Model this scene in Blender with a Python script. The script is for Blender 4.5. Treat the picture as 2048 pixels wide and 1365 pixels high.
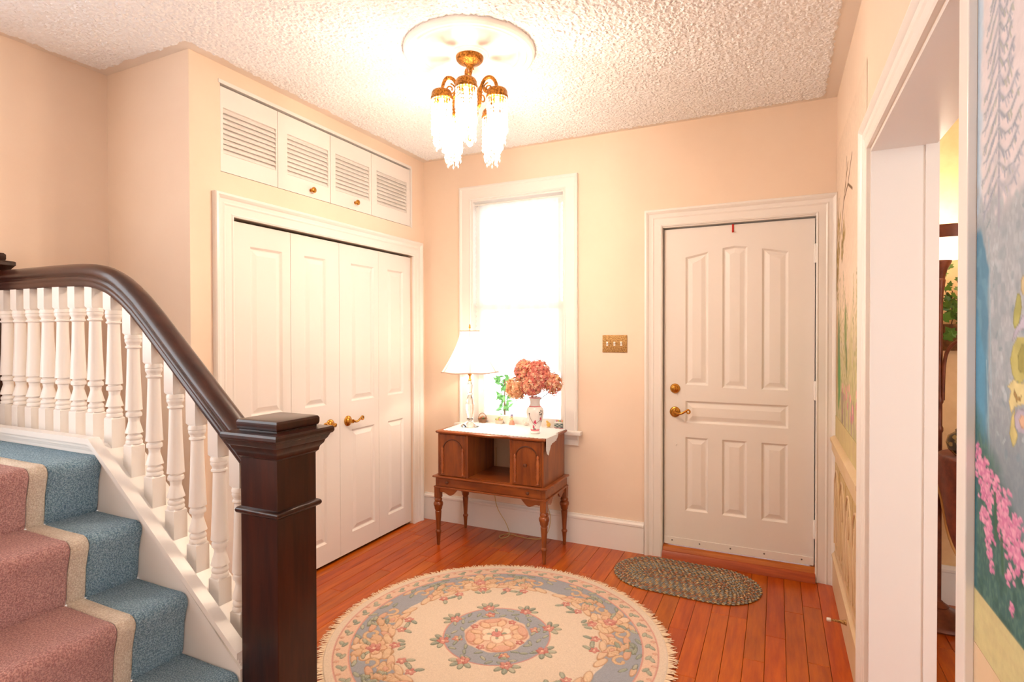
import bpy, bmesh, math, random
import numpy as np
from mathutils import Vector, Matrix
PI = math.pi
R = math.radians
rnd = random.Random(7)
scn = bpy.context.scene
COL = scn.collection
for o in list(bpy.data.objects):
    bpy.data.objects.remove(o)

# ------------------------------------------------------------------ camera, sky, exposure
cam_d = bpy.data.cameras.new('camera')
cam_d.sensor_width = 36.0
cam_d.lens = 1118.6 * 36.0 / 2048.0
cam_d.clip_start = 0.02
cam = bpy.data.objects.new('camera', cam_d)
COL.objects.link(cam)
_y, _p, _r = R(25.307), R(-0.622), R(-0.12)
_f = Vector((-math.sin(_y), math.cos(_y), 0)); _rt = Vector((math.cos(_y), math.sin(_y), 0)); _u = Vector((0, 0, 1))
f2 = _f * math.cos(_p) + _u * math.sin(_p); u2 = _u * math.cos(_p) - _f * math.sin(_p)
r2 = _rt * math.cos(_r) + u2 * math.sin(_r); u3 = u2 * math.cos(_r) - _rt * math.sin(_r)
cam.matrix_world = Matrix(((r2.x, u3.x, -f2.x, 0), (r2.y, u3.y, -f2.y, 0), (r2.z, u3.z, -f2.z, 1.40), (0, 0, 0, 1)))
scn.camera = cam

world = bpy.data.worlds.new('world'); scn.world = world
world.use_nodes = True
bg = world.node_tree.nodes['Background']
SKY = 2.7
bg.inputs[0].default_value = (0.93, 0.97, 1.0, 1)
bg.inputs[1].default_value = SKY
scn.view_settings.view_transform = 'Standard'
scn.view_settings.look = 'None'
scn.view_settings.gamma = 1.0
scn.view_settings.use_curve_mapping = False
scn.view_settings.exposure = 0.90
BULB_W = 8.0      # watts of each chandelier bulb
LAMP_W = 4.5
TORCH_W = 6.5
WARM = (1.0, 0.79, 0.59)

# ------------------------------------------------------------------ materials
def lin(c):
    return tuple(((v / 255.0) / 12.92 if v / 255.0 <= 0.04045 else ((v / 255.0 + 0.055) / 1.055) ** 2.4) for v in c)
MATS = {}
def mat(name, col, rough=0.5, metal=0.0, spec=0.5, coat=0.0, var=None, vscale=8.0, stretch=(1, 1, 1), bump=0.0, bscale=60.0,
        trans=0.0, ior=1.45, vcol=False, rand=0.0, emit=None, estr=0.0, sheen=0.0, detail=4.0, bdist=0.002, alpha=1.0, vsharp=(0.35, 0.65)):
    m = bpy.data.materials.new(name); m.use_nodes = True
    nt = m.node_tree; N = nt.nodes; L = nt.links
    b = N['Principled BSDF']
    col4 = (*col, 1)
    b.inputs['Base Color'].default_value = col4
    b.inputs['Roughness'].default_value = rough
    b.inputs['Metallic'].default_value = metal
    b.inputs['Specular IOR Level'].default_value = spec
    b.inputs['Coat Weight'].default_value = coat
    b.inputs['Coat Roughness'].default_value = 0.12
    b.inputs['Transmission Weight'].default_value = trans
    b.inputs['IOR'].default_value = ior
    b.inputs['Sheen Weight'].default_value = sheen
    b.inputs['Alpha'].default_value = alpha
    if emit:
        b.inputs['Emission Color'].default_value = (*emit, 1); b.inputs['Emission Strength'].default_value = estr
    tc = N.new('ShaderNodeTexCoord'); mp = N.new('ShaderNodeMapping')
    mp.inputs['Scale'].default_value = stretch
    src = tc.outputs['Object']
    if rand > 0:
        oi = N.new('ShaderNodeObjectInfo'); ad = N.new('ShaderNodeVectorMath'); ad.operation = 'ADD'
        cx = N.new('ShaderNodeCombineXYZ'); mu = N.new('ShaderNodeMath'); mu.operation = 'MULTIPLY'; mu.inputs[1].default_value = 37.0
        L.new(oi.outputs['Random'], mu.inputs[0]); L.new(mu.outputs[0], cx.inputs[0]); L.new(mu.outputs[0], cx.inputs[1])
        L.new(src, ad.inputs[0]); L.new(cx.outputs[0], ad.inputs[1]); src = ad.outputs[0]
    L.new(src, mp.inputs['Vector'])
    cur = None
    if vcol:
        at = N.new('ShaderNodeVertexColor'); at.layer_name = 'Col'; cur = at.outputs['Color']
    if var is not None:
        nz = N.new('ShaderNodeTexNoise'); nz.inputs['Scale'].default_value = vscale; nz.inputs['Detail'].default_value = detail
        nz.inputs['Roughness'].default_value = 0.62
        L.new(mp.outputs[0], nz.inputs['Vector'])
        rp = N.new('ShaderNodeMapRange'); rp.inputs[1].default_value = vsharp[0]; rp.inputs[2].default_value = vsharp[1]
        L.new(nz.outputs['Fac'], rp.inputs[0])
        mx = N.new('ShaderNodeMix'); mx.data_type = 'RGBA'
        L.new(rp.outputs[0], mx.inputs[0])
        if cur is not None:
            mx.blend_type = 'MULTIPLY'
            L.new(cur, mx.inputs[6]); mx.inputs[7].default_value = (*var, 1)
        else:
            mx.inputs[6].default_value = col4; mx.inputs[7].default_value = (*var, 1)
        cur = mx.outputs[2]
    if rand > 0:
        hs = N.new('ShaderNodeHueSaturation'); mr = N.new('ShaderNodeMapRange')
        mr.inputs[3].default_value = 1 - rand; mr.inputs[4].default_value = 1 + rand
        L.new(oi.outputs['Random'], mr.inputs[0]); L.new(mr.outputs[0], hs.inputs['Value'])
        m2 = N.new('ShaderNodeMath'); m2.operation = 'MULTIPLY'; m2.inputs[1].default_value = 7.31
        m3 = N.new('ShaderNodeMath'); m3.operation = 'FRACT'; m4 = N.new('ShaderNodeMapRange')
        m4.inputs[3].default_value = 0.498; m4.inputs[4].default_value = 0.512
        L.new(oi.outputs['Random'], m2.inputs[0]); L.new(m2.outputs[0], m3.inputs[0]); L.new(m3.outputs[0], m4.inputs[0]); L.new(m4.outputs[0], hs.inputs['Hue'])
        if cur is None: hs.inputs['Color'].default_value = col4
        else: L.new(cur, hs.inputs['Color'])
        cur = hs.outputs['Color']
    if cur is not None: L.new(cur, b.inputs['Base Color'])
    if bump > 0:
        bz = N.new('ShaderNodeTexNoise'); bz.inputs['Scale'].default_value = bscale; bz.inputs['Detail'].default_value = 3.0
        L.new(mp.outputs[0], bz.inputs['Vector'])
        bp = N.new('ShaderNodeBump'); bp.inputs['Strength'].default_value = bump; bp.inputs['Distance'].default_value = bdist
        L.new(bz.outputs['Fac'], bp.inputs['Height']); L.new(bp.outputs[0], b.inputs['Normal'])
    MATS[name] = m
    return m

WALLC = (0.86, 0.695, 0.56)
mat('wall_paint', WALLC, 0.6, spec=0.3, var=(0.84, 0.67, 0.535), vscale=3.0, bump=0.08, bscale=120)
mat('trim_white', (0.84, 0.80, 0.765), 0.32, spec=0.5, bump=0.05, bscale=30)
mat('door_white', (0.83, 0.785, 0.75), 0.35, spec=0.5, stretch=(1, 1, 0.12), bump=0.10, bscale=160, bdist=0.001)
mat('ceiling_smooth', (0.80, 0.71, 0.63), 0.7, spec=0.2)
mat("popcorn", (0.86, 0.85, 0.855), 0.85, spec=0.15, bump=0.5, bscale=260, bdist=0.004)
mat('plaster', (0.87, 0.83, 0.79), 0.55, spec=0.3)
mat('floor_base', lin((150, 100, 60)), 0.8)
mat('plank', lin((190, 84, 10)), 0.28, spec=0.45, coat=0.15, var=lin((158, 58, 5)), vscale=5.0, stretch=(7, 0.7, 1), bump=0.05, bscale=40, rand=0.11, detail=6)
mat('threshold_oak', lin((190, 110, 45)), 0.4, var=lin((170, 88, 30)), vscale=8, stretch=(0.6, 8, 8))
mat('threshold_dark', lin((176, 78, 22)), 0.35, var=lin((150, 60, 14)), vscale=8, stretch=(0.6, 8, 8))
mat('mahogany', lin((62, 26, 14)), 0.30, spec=0.45, coat=0.25, var=lin((38, 14, 9)), vscale=5, stretch=(6, 6, 0.7), bump=0.04, bscale=30)
mat('mahogany_rail', lin((70, 32, 18)), 0.28, spec=0.45, coat=0.3, var=lin((48, 19, 11)), vscale=5, stretch=(0.8, 6, 3))
mat('walnut', lin((150, 78, 30)), 0.32, spec=0.5, coat=0.2, var=lin((110, 50, 18)), vscale=4, stretch=(5, 5, 0.8), detail=6)
mat('walnut_h', lin((154, 80, 32)), 0.32, spec=0.5, coat=0.2, var=lin((116, 54, 20)), vscale=4, stretch=(0.8, 5, 5), detail=6)
mat('walnut_light', lin((178, 98, 46)), 0.3, coat=0.3, var=lin((140, 70, 30)), vscale=8, stretch=(3, 3, 1))
mat('walnut_dark', lin((104, 52, 22)), 0.34, coat=0.15, var=lin((78, 36, 15)), vscale=6, stretch=(5, 5, 1))
mat('carpet_blue', lin((168, 200, 216)), 0.95, spec=0.1, var=lin((96, 134, 160)), vscale=240, bump=1.0, bscale=270, bdist=0.009, sheen=0.25, detail=2, vsharp=(0.38, 0.60))
mat('carpet_cream', lin((252, 238, 220)), 0.95, spec=0.1, var=lin((226, 206, 184)), vscale=240, bump=1.0, bscale=270, bdist=0.009, sheen=0.25, detail=2, vsharp=(0.38, 0.60))
mat('carpet_rose', lin((232, 180, 172)), 0.95, spec=0.1, var=lin((184, 126, 122)), vscale=240, bump=1.0, bscale=270, bdist=0.009, sheen=0.25, detail=2, vsharp=(0.38, 0.60))
mat('wool', (1, 1, 1), 0.95, spec=0.1, vcol=True, var=(0.86, 0.85, 0.84), vscale=300, bump=0.6, bscale=420, bdist=0.004, sheen=0.2, detail=2)
mat('fringe', lin((238, 214, 184)), 0.9, spec=0.1)
mat('braid', (1, 1, 1), 0.9, spec=0.1, vcol=True, bump=0.4, bscale=300)
mat('mural', (1, 1, 1), 0.7, spec=0.2, vcol=True, var=(0.90, 0.90, 0.90), vscale=45, bump=0.15, bscale=90)
mat('brass', lin((196, 140, 62)), 0.22, metal=1.0)
mat('brass_antique', lin((188, 126, 52)), 0.34, metal=0.9, var=lin((112, 66, 22)), vscale=120, bump=0.8, bscale=170, bdist=0.004, detail=2)
mat('brass_plate', lin((206, 166, 106)), 0.36, metal=0.6, var=lin((128, 88, 44)), vscale=160, bump=0.9, bscale=190, bdist=0.004, detail=2)
mat('steel_dark', (0.18, 0.17, 0.16), 0.4, metal=0.8)
mat('white_plastic', (0.85, 0.83, 0.8), 0.35)
mat('red_clip', lin((196, 34, 22)), 0.4)
mat('cord', lin((200, 170, 110)), 0.5)
mat('lace', (0.88, 0.87, 0.85), 0.9, spec=0.1, bump=1.0, bscale=260, bdist=0.006)
mat('porcelain', (0.84, 0.80, 0.76), 0.18, spec=0.5, coat=0.4)
mat('porcelain_pink', lin((216, 120, 126)), 0.25, coat=0.3)
mat('paint_leaf', lin((58, 74, 62)), 0.4)
mat('paint_rose', lin((206, 74, 104)), 0.4)
mat('paint_twig', lin((120, 70, 54)), 0.4)
mat('stem', lin((110, 78, 46)), 0.7)
mat('fig', (1, 1, 1), 0.3, vcol=True, coat=0.3)
mat('glass_crystal', (0.97, 0.97, 0.97), 0.03, trans=1.0, ior=1.5)
mat('ivy', lin((96, 128, 40)), 0.45, var=lin((52, 84, 26)), vscale=30, rand=0.35)
mat('ivy_stem', lin((80, 60, 30)), 0.7)
mat('basket', lin((120, 78, 36)), 0.7, var=lin((80, 48, 20)), vscale=60, bump=0.6, bscale=90)
mat('bronze', lin((128, 70, 46)), 0.38, metal=0.2, spec=0.5, var=lin((92, 46, 30)), vscale=14)
mat('rust_cloth', lin((142, 62, 32)), 0.85, sheen=0.3, var=lin((104, 40, 22)), vscale=18, bump=0.2, bscale=160)
mat('tan_trim', lin((186, 138, 82)), 0.7)
mat('jar', lin((150, 130, 78)), 0.12, coat=0.6, var=lin((52, 50, 36)), vscale=34, detail=1, vsharp=(0.45, 0.52))
mat('wallpaper', lin((240, 206, 158)), 0.65, var=lin((232, 196, 146)), vscale=14, bump=0.15, bscale=60)
mat('wainscot', lin((222, 196, 164)), 0.5, var=lin((214, 186, 140)), vscale=5, stretch=(1, 1, 0.4))
mat('wains_gold', lin((206, 180, 128)), 0.5, var=lin((190, 160, 104)), vscale=6)
mat('yellow_band', lin((206, 190, 134)), 0.6, var=lin((196, 176, 130)), vscale=7)
mat('mulch', lin((176, 174, 166)), 0.9)
mat('shrub', lin((112, 164, 84)), 0.6, var=lin((80, 134, 70)), vscale=20)

def special(name, build):
    m = bpy.data.materials.new(name); m.use_nodes = True
    nt = m.node_tree; nt.nodes.clear(); out = nt.nodes.new('ShaderNodeOutputMaterial')
    nt.links.new(build(nt), out.inputs['Surface']); MATS[name] = m
def _glass(nt):
    N = nt.nodes; L = nt.links
    t = N.new('ShaderNodeBsdfTransparent'); t.inputs[0].default_value = (0.97, 0.985, 0.98, 1)
    g = N.new('ShaderNodeBsdfGlossy'); g.inputs['Roughness'].default_value = 0.03
    fr = N.new('ShaderNodeFresnel'); fr.inputs[0].default_value = 1.45
    mx = N.new('ShaderNodeMixShader'); L.new(fr.outputs[0], mx.inputs[0]); L.new(t.outputs[0], mx.inputs[1]); L.new(g.outputs[0], mx.inputs[2])
    return mx.outputs[0]
special('pane_glass', _glass)
def _petal(nt):
    N = nt.nodes; L = nt.links; at = N.new('ShaderNodeVertexColor'); at.layer_name = 'Col'
    d = N.new('ShaderNodeBsdfDiffuse'); t = N.new('ShaderNodeBsdfTranslucent'); mx = N.new('ShaderNodeMixShader'); mx.inputs[0].default_value = 0.35
    L.new(at.outputs[0], d.inputs[0]); L.new(at.outputs[0], t.inputs[0]); L.new(d.outputs[0], mx.inputs[1]); L.new(t.outputs[0], mx.inputs[2])
    return mx.outputs[0]
special('petal', _petal)
def cloth_mat(colr, transl, transp, name):
    def f(nt):
        N = nt.nodes; L = nt.links
        d = N.new('ShaderNodeBsdfDiffuse'); d.inputs[0].default_value = (*colr, 1)
        t = N.new('ShaderNodeBsdfTranslucent'); t.inputs[0].default_value = (*colr, 1)
        p = N.new('ShaderNodeBsdfTransparent')
        a = N.new('ShaderNodeMixShader'); a.inputs[0].default_value = transl
        L.new(d.outputs[0], a.inputs[1]); L.new(t.outputs[0], a.inputs[2])
        b = N.new('ShaderNodeMixShader'); b.inputs[0].default_value = transp
        L.new(a.outputs[0], b.inputs[1]); L.new(p.outputs[0], b.inputs[2])
        return b.outputs[0]
    special(name, f)
cloth_mat((0.95, 0.95, 0.94), 0.75, 0.10, 'sheer')
cloth_mat((0.90, 0.88, 0.85), 0.5, 0.08, 'sheer_edge')
cloth_mat((0.84, 0.79, 0.73), 0.40, 0.0, 'shade_silk')
cloth_mat((0.74, 0.52, 0.44), 0.15, 0.0, 'shade_trim')
cloth_mat((0.95, 0.90, 0.82), 0.6, 0.0, 'torch_glass')
def _crystal(nt):
    N = nt.nodes; L = nt.links
    t = N.new('ShaderNodeBsdfTranslucent'); t.inputs[0].default_value = (0.95, 0.93, 0.9, 1)
    p = N.new('ShaderNodeBsdfTransparent')
    g = N.new('ShaderNodeBsdfGlossy'); g.inputs['Roughness'].default_value = 0.08
    a = N.new('ShaderNodeMixShader'); a.inputs[0].default_value = 0.50; L.new(t.outputs[0], a.inputs[1]); L.new(p.outputs[0], a.inputs[2])
    b = N.new('ShaderNodeMixShader'); b.inputs[0].default_value = 0.22; L.new(a.outputs[0], b.inputs[1]); L.new(g.outputs[0], b.inputs[2])
    return b.outputs[0]
special('crystal', _crystal)
def bulb_mat(name, colr, s):
    def f(nt):
        e = nt.nodes.new('ShaderNodeEmission'); e.inputs[0].default_value = (*colr, 1); e.inputs[1].default_value = s
        return e.outputs[0]
    special(name, f)
bulb_mat('bulb', (1.0, 0.85, 0.66), 22.0)
bulb_mat('bulb_lamp', (1.0, 0.86, 0.68), 14.0)

# ------------------------------------------------------------------ mesh helpers
class MB:
    def __init__(s): s.v = []; s.f = []; s.c = []
    def add(s, vs, fs):
        n = len(s.v); s.v += [tuple(p) for p in vs]; s.f += [tuple(i + n for i in f) for f in fs]; return s
    def box(s, x0, x1, y0, y1, z0, z1, bev=0.0):
        if bev <= 0:
            return s.add([(x0, y0, z0), (x1, y0, z0), (x1, y1, z0), (x0, y1, z0), (x0, y0, z1), (x1, y0, z1), (x1, y1, z1), (x0, y1, z1)],
                         [(0, 3, 2, 1), (4, 5, 6, 7), (0, 1, 5, 4), (1, 2, 6, 5), (2, 3, 7, 6), (3, 0, 4, 7)])
        bm = bmesh.new(); bmesh.ops.create_cube(bm, size=1)
        for v in bm.verts: v.co = Vector(((x0 + x1) / 2 + v.co.x * (x1 - x0), (y0 + y1) / 2 + v.co.y * (y1 - y0), (z0 + z1) / 2 + v.co.z * (z1 - z0)))
        bmesh.ops.bevel(bm, geom=bm.edges[:], offset=bev, segments=2, affect='EDGES', profile=0.5)
        bm.verts.index_update()
        s.add([v.co[:] for v in bm.verts], [[v.index for v in f.verts] for f in bm.faces]); bm.free(); return s
    def lathe(s, prof, c=(0, 0, 0), n=20, caps=True):
        vs = []; fs = []
        for r, z in prof:
            for i in range(n):
                a = 2 * PI * i / n; vs.append((c[0] + r * math.cos(a), c[1] + r * math.sin(a), c[2] + z))
        for k in range(len(prof) - 1):
            for i in range(n):
                j = (i + 1) % n; fs.append((k * n + i, k * n + j, (k + 1) * n + j, (k + 1) * n + i))
        if caps:
            fs.append(tuple(range(n))[::-1]); m = (len(prof) - 1) * n; fs.append(tuple(range(m, m + n)))
        return s.add(vs, fs)
    def tube(s, pts, r, n=8, caps=True):
        pts = [Vector(p) for p in pts]; rs = r if isinstance(r, (list, tuple)) else [r] * len(pts)
        vs = []; fs = []; up = None
        for k, p in enumerate(pts):
            d = (pts[min(k + 1, len(pts) - 1)] - pts[max(k - 1, 0)])
            d = d.normalized() if d.length > 1e-9 else Vector((0, 0, 1))
            if up is None: up = d.orthogonal().normalized()
            up = (up - d * up.dot(d)); up = up.normalized() if up.length > 1e-6 else d.orthogonal().normalized()
            w = d.cross(up)
            for i in range(n):
                a = 2 * PI * i / n; vs.append(p + (up * math.cos(a) + w * math.sin(a)) * rs[k])
        for k in range(len(pts) - 1):
            for i in range(n):
                j = (i + 1) % n; fs.append((k * n + i, k * n + j, (k + 1) * n + j, (k + 1) * n + i))
        if caps:
            fs.append(tuple(range(n))[::-1]); m = (len(pts) - 1) * n; fs.append(tuple(range(m, m + n)))
        return s.add(vs, fs)
    def prism(s, poly, axis, a, b):
        # poly: 2D points; axis 'x': (y,z), 'y': (x,z), 'z': (x,y)
        def P(p, t): return (t, p[0], p[1]) if axis == 'x' else (p[0], t, p[1]) if axis == 'y' else (p[0], p[1], t)
        n = len(poly); vs = [P(p, a) for p in poly] + [P(p, b) for p in poly]
        fs = [tuple(range(n))[::-1], tuple(range(n, 2 * n))] + [(i, (i + 1) % n, n + (i + 1) % n, n + i) for i in range(n)]
        return s.add(vs, fs)
    def ico(s, c, r, sub=1, sc=(1, 1, 1)):
        bm = bmesh.new(); bmesh.ops.create_icosphere(bm, subdivisions=sub, radius=1)
        bm.verts.index_update()
        s.add([(c[0] + v.co.x * r * sc[0], c[1] + v.co.y * r * sc[1], c[2] + v.co.z * r * sc[2]) for v in bm.verts], [[v.index for v in f.verts] for f in bm.faces])
        bm.free(); return s
    def loft(s, rings, closed=True, caps=True):
        n = len(rings[0]); vs = [p for r in rings for p in r]; fs = []
        for k in range(len(rings) - 1):
            for i in range(n if closed else n - 1):
                j = (i + 1) % n; fs.append((k * n + i, k * n + j, (k + 1) * n + j, (k + 1) * n + i))
        if caps and closed:
            fs.append(tuple(range(n))[::-1]); m = (len(rings) - 1) * n; fs.append(tuple(range(m, m + n)))
        return s.add(vs, fs)
    def mesh(s, name, off=(0, 0, 0), smooth=None):
        me = bpy.data.meshes.new(name)
        me.from_pydata([(p[0] - off[0], p[1] - off[1], p[2] - off[2]) for p in s.v], [], s.f)
        bm = bmesh.new(); bm.from_mesh(me); bmesh.ops.recalc_face_normals(bm, faces=bm.faces[:])
        if smooth:
            for f in bm.faces: f.smooth = True
            for e in bm.edges:
                if len(e.link_faces) == 2 and e.calc_face_angle(0) > R(smooth): e.smooth = False
        bm.to_mesh(me); bm.free()
        return me

def wloc(o):
    v = Vector(o.location)
    while o.parent: o = o.parent; v += Vector(o.location)
    return v
def tag(o, label=None, cat=None, group=None, kind=None):
    if label: o['label'] = label
    if cat: o['category'] = cat
    if group: o['group'] = group
    if kind: o['kind'] = kind
    return o
def obj(name, mb, m, parent=None, smooth=35, kind=None, label=None):
    """world-space mesh builder -> one object (child keeps world placement)"""
    off = wloc(parent) if parent else (0, 0, 0)
    me = mb.mesh(name, off, smooth) if isinstance(mb, MB) else mb
    me.materials.append(MATS[m])
    o = bpy.data.objects.new(name, me); COL.objects.link(o); o.parent = parent
    if kind: o['kind'] = kind
    if label: o['label'] = label
    return o
def thing(name, loc, label=None, cat=None, group=None, kind=None):
    o = bpy.data.objects.new(name, None); o.empty_display_size = 0.05; COL.objects.link(o); o.location = loc
    return tag(o, label, cat, group, kind)
def colorize(o, cols):
    me = o.data; a = me.color_attributes.new('Col', 'FLOAT_COLOR', 'POINT')
    c = np.ones((len(me.vertices), 4), dtype=np.float32); c[:, :3] = cols
    a.data.foreach_set('color', c.ravel())
def grid_mesh(name, V, nu, nv, closed_u=False):
    """V: (nv*nu,3) row-major rows v"""
    me = bpy.data.meshes.new(name)
    i = np.arange(nu if closed_u else nu - 1); j = np.arange(nv - 1)
    I, J = np.meshgrid(i, j); I2 = (I + 1) % nu
    F = np.stack([J * nu + I, J * nu + I2, (J + 1) * nu + I2, (J + 1) * nu + I], -1).reshape(-1, 4)
    me.vertices.add(len(V)); me.vertices.foreach_set('co', np.asarray(V, dtype=np.float32).ravel())
    me.loops.add(F.size); me.loops.foreach_set('vertex_index', F.ravel().astype(np.int32))
    me.polygons.add(len(F)); me.polygons.foreach_set('loop_start', np.arange(0, F.size, 4, dtype=np.int32))
    me.polygons.foreach_set('loop_total', np.full(len(F), 4, dtype=np.int32))
    me.polygons.foreach_set('use_smooth', np.ones(len(F), dtype=bool))
    me.update(calc_edges=True); me.validate()
    return me
def vnoise(u, v, seed=0):
    g = np.random.RandomState(seed).rand(256, 256)
    u = np.asarray(u); v = np.asarray(v); iu = np.floor(u).astype(int); iv = np.floor(v).astype(int)
    fu = u - iu; fv = v - iv; fu = fu * fu * (3 - 2 * fu); fv = fv * fv * (3 - 2 * fv)
    A = g[iu % 256, iv % 256]; B = g[(iu + 1) % 256, iv % 256]; Cc = g[iu % 256, (iv + 1) % 256]; D = g[(iu + 1) % 256, (iv + 1) % 256]
    return (A * (1 - fu) + B * fu) * (1 - fv) + (Cc * (1 - fu) + D * fu) * fv

def smooth(pts, n=8):
    P_ = [Vector(p) for p in pts]; out_ = []
    for i in range(len(P_) - 1):
        p0, p1, p2, p3 = P_[max(i - 1, 0)], P_[i], P_[i + 1], P_[min(i + 2, len(P_) - 1)]
        for k in range(n):
            t = k / n; out_.append(0.5 * ((2 * p1) + (-p0 + p2) * t + (2 * p0 - 5 * p1 + 4 * p2 - p3) * t * t + (-p0 + 3 * p1 - 3 * p2 + p3) * t ** 3))
    return out_ + [P_[-1]]
def wall_cells(mb, axis, t0, t1, a0, a1, z0, z1, holes):
    """slab of wall with rectangular holes; axis = thickness axis"""
    A = sorted({a0, a1, *[h[0] for h in holes], *[h[1] for h in holes]}); Z = sorted({z0, z1, *[h[2] for h in holes], *[h[3] for h in holes]})
    A = [a for a in A if a0 <= a <= a1]; Z = [z for z in Z if z0 <= z <= z1]
    def inh(a, z): return any(h[0] < a < h[1] and h[2] < z < h[3] for h in holes)
    for i in range(len(A) - 1):
        for j in range(len(Z) - 1):
            if inh((A[i] + A[i + 1]) / 2, (Z[j] + Z[j + 1]) / 2): continue
            if axis == 'x': mb.box(t0, t1, A[i], A[i + 1], Z[j], Z[j + 1])
            else: mb.box(A[i], A[i + 1], t0, t1, Z[j], Z[j + 1])
    return mb

# ------------------------------------------------------------------ key dimensions
YB = 3.58; XL = -2.435; XR = 0.30; ZC = 2.714; YA = 1.694; XA = -3.062; YN = -0.9
X2 = 0.486       # far face of the right-hand wall
OPN0, OPN1, OPNH = 1.215, 2.335, 2.055   # cased opening in the right wall

# ------------------------------------------------------------------ shell
def struct(name, mb, m, smooth=None):
    o = obj(name, mb, m, None, smooth); o['kind'] = 'structure'; return o
w = MB(); wall_cells(w, 'y', YB, YB + 0.16, XA - 0.1, 2.6, -0.05, 2.85, [(-2.018, -1.298, 0.729, 2.384), (-0.66, 0.216, -0.05, 2.085)])
wall_back = struct('wall_back', w, 'wall_paint')
w = MB(); wall_cells(w, 'x', XL - 0.12, XL, YA, YB, -0.05, 2.85, [(1.908, 3.430, -0.05, 1.99), (1.853, 3.412, 2.196, 2.63)])
wall_left = struct('wall_left', w, 'wall_paint')
struct('wall_alcove', MB().box(XA - 0.1, XL - 0.12, YA, YA + 0.1, -0.05, 2.85), 'wall_paint')
struct('wall_stair', MB().box(XA - 0.12, XA, 0.62, YA, -0.05, 2.85), 'wall_paint')  # ends short: unseen opening added here to let sky light in
struct('wall_near', MB().box(XA - 0.12, XR, YN - 0.1, YN, -0.05, 2.85), 'wall_paint')  # unseen wall, added to block sky light from behind the camera
w = MB(); wall_cells(w, 'x', XR, X2, 0.50, YB, -0.05, 2.85, [(OPN0, OPN1, -0.05, OPNH)])  # near end cut short, unseen, so sky light brightens stairs and left wall
wall_right = struct('wall_right', w, 'wall_paint')
# neighbouring room
struct('wall_room_side', MB().box(2.4, 2.5, 1.0, YB, -0.05, 2.85), 'wallpaper')  # cut short: made-up opening that passes sky light through to the hall
struct('wall_room_near', MB().box(XR, 2.5, YN - 0.1, YN, -0.05, 2.85), 'wallpaper')  # unseen wall, closed to keep sky light off the opening's jamb
struct('wall_room_back', MB().box(X2, 2.4, YB - 0.004, YB, -0.05, 2.714), 'wallpaper')
# closet interior
struct('wall_closet', MB().box(-3.1, -3.06, YA + 0.1, YB, -0.05, 2.85).box(-3.06, XL - 0.12, YA + 0.1, YB, 2.08, 2.12), 'wall_paint')

floor = struct('floor', MB().box(XA - 0.1, 2.5, YN, YB + 0.16, -0.08, -0.012), 'floor_base')
ceiling = struct('ceiling', MB().box(XA - 0.1, 2.5, YN, YB + 0.1, ZC, ZC + 0.1), 'ceiling_smooth')

# popcorn texture: one continuous sprayed coat, held back from the walls by a smooth strip
def popcorn(x0, x1, y0, y1, step, name, seed):
    nx = int((x1 - x0) / step); ny = int((y1 - y0) / step)
    X, Y = np.meshgrid(np.linspace(x0, x1, nx), np.linspace(y0, y1, ny))
    rs = np.random.RandomState(seed)
    h = np.clip((vnoise(X * 125, Y * 125, seed + 1) - 0.34) * 2.4, 0, 1) * 0.0048 + rs.rand(ny, nx) * 0.0034
    ed = np.minimum(np.minimum(X - x0, x1 - X), np.minimum(Y - y0, y1 - Y))
    ed = np.minimum(ed, np.maximum(X - (XL + 0.045), (YA - 0.04) - Y))
    k = np.clip((ed - 0.018 * vnoise(X * 40, Y * 40, seed + 2)) / 0.008, 0, 1)
    Z = ZC - 0.0015 - h * k + (1 - k) * 0.006
    V = np.stack([X + (rs.rand(ny, nx) - .5) * step * .7, Y + (rs.rand(ny, nx) - .5) * step * .7, Z], -1).reshape(-1, 3)
    me = grid_mesh(name, V, nx, ny); me.polygons.foreach_set('use_smooth', np.zeros(len(me.polygons), dtype=bool)); return me
pc = obj('popcorn_coat', popcorn(XA + 0.03, XR - 0.055, 0.95, YB - 0.03, 0.0056, 'popcorn_coat', 3), 'popcorn', ceiling); pc['kind'] = 'stuff'

# ------------------------------------------------------------------ floor planks (boards run away from the camera wall to wall)
PW = 0.0838
lens = [0.55, 0.78, 1.02, 1.35]
def plank_mesh(Ln, wd=PW):
    g = 0.0007; b = 0.0016; x0, x1 = g, wd - g; y0, y1 = 0.0006, Ln - 0.0006
    return MB().loft([[(x0, y0, -0.012), (x1, y0, -0.012), (x1, y1, -0.012), (x0, y1, -0.012)],
                      [(x0, y0, -b), (x1, y0, -b), (x1, y1, -b), (x0, y1, -b)],
                      [(x0 + b, y0 + b, 0), (x1 - b, y0 + b, 0), (x1 - b, y1 - b, 0), (x0 + b, y1 - b, 0)]]).mesh('plank')
pm = {}
def plank(x, y, Ln):
    k = round(Ln, 2)
    if k not in pm:
        pm[k] = plank_mesh(k); pm[k].materials.append(MATS['plank'])
    o = bpy.data.objects.new('plank', pm[k]); COL.objects.link(o); o.parent = floor; o.location = (x, y, 0)
row = 0; x = 0.125 - PW * 31
prnd = random.Random(21)
while x < 1.05:
    y0 = 0.55 if x < XR else (0.95 if x < X2 else 1.0)
    yend = YB + (0.11 if -0.7 < x < 0.2 else 0.0)
    ylo = y0
    if x < -1.3: ylo = 1.32
    y = ylo
    first = True
    while y < yend - 0.001:
        L_ = prnd.choice(lens)
        if first: L_ *= prnd.choice([0.45, 0.7, 1.0]); first = False
        rem = yend - y
        if rem - L_ < 0.25: L_ = rem if rem < 1.6 else L_
        L_ = min(L_, rem); plank(x, y, L_); y += round(L_, 2)
    x += PW; row += 1

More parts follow.
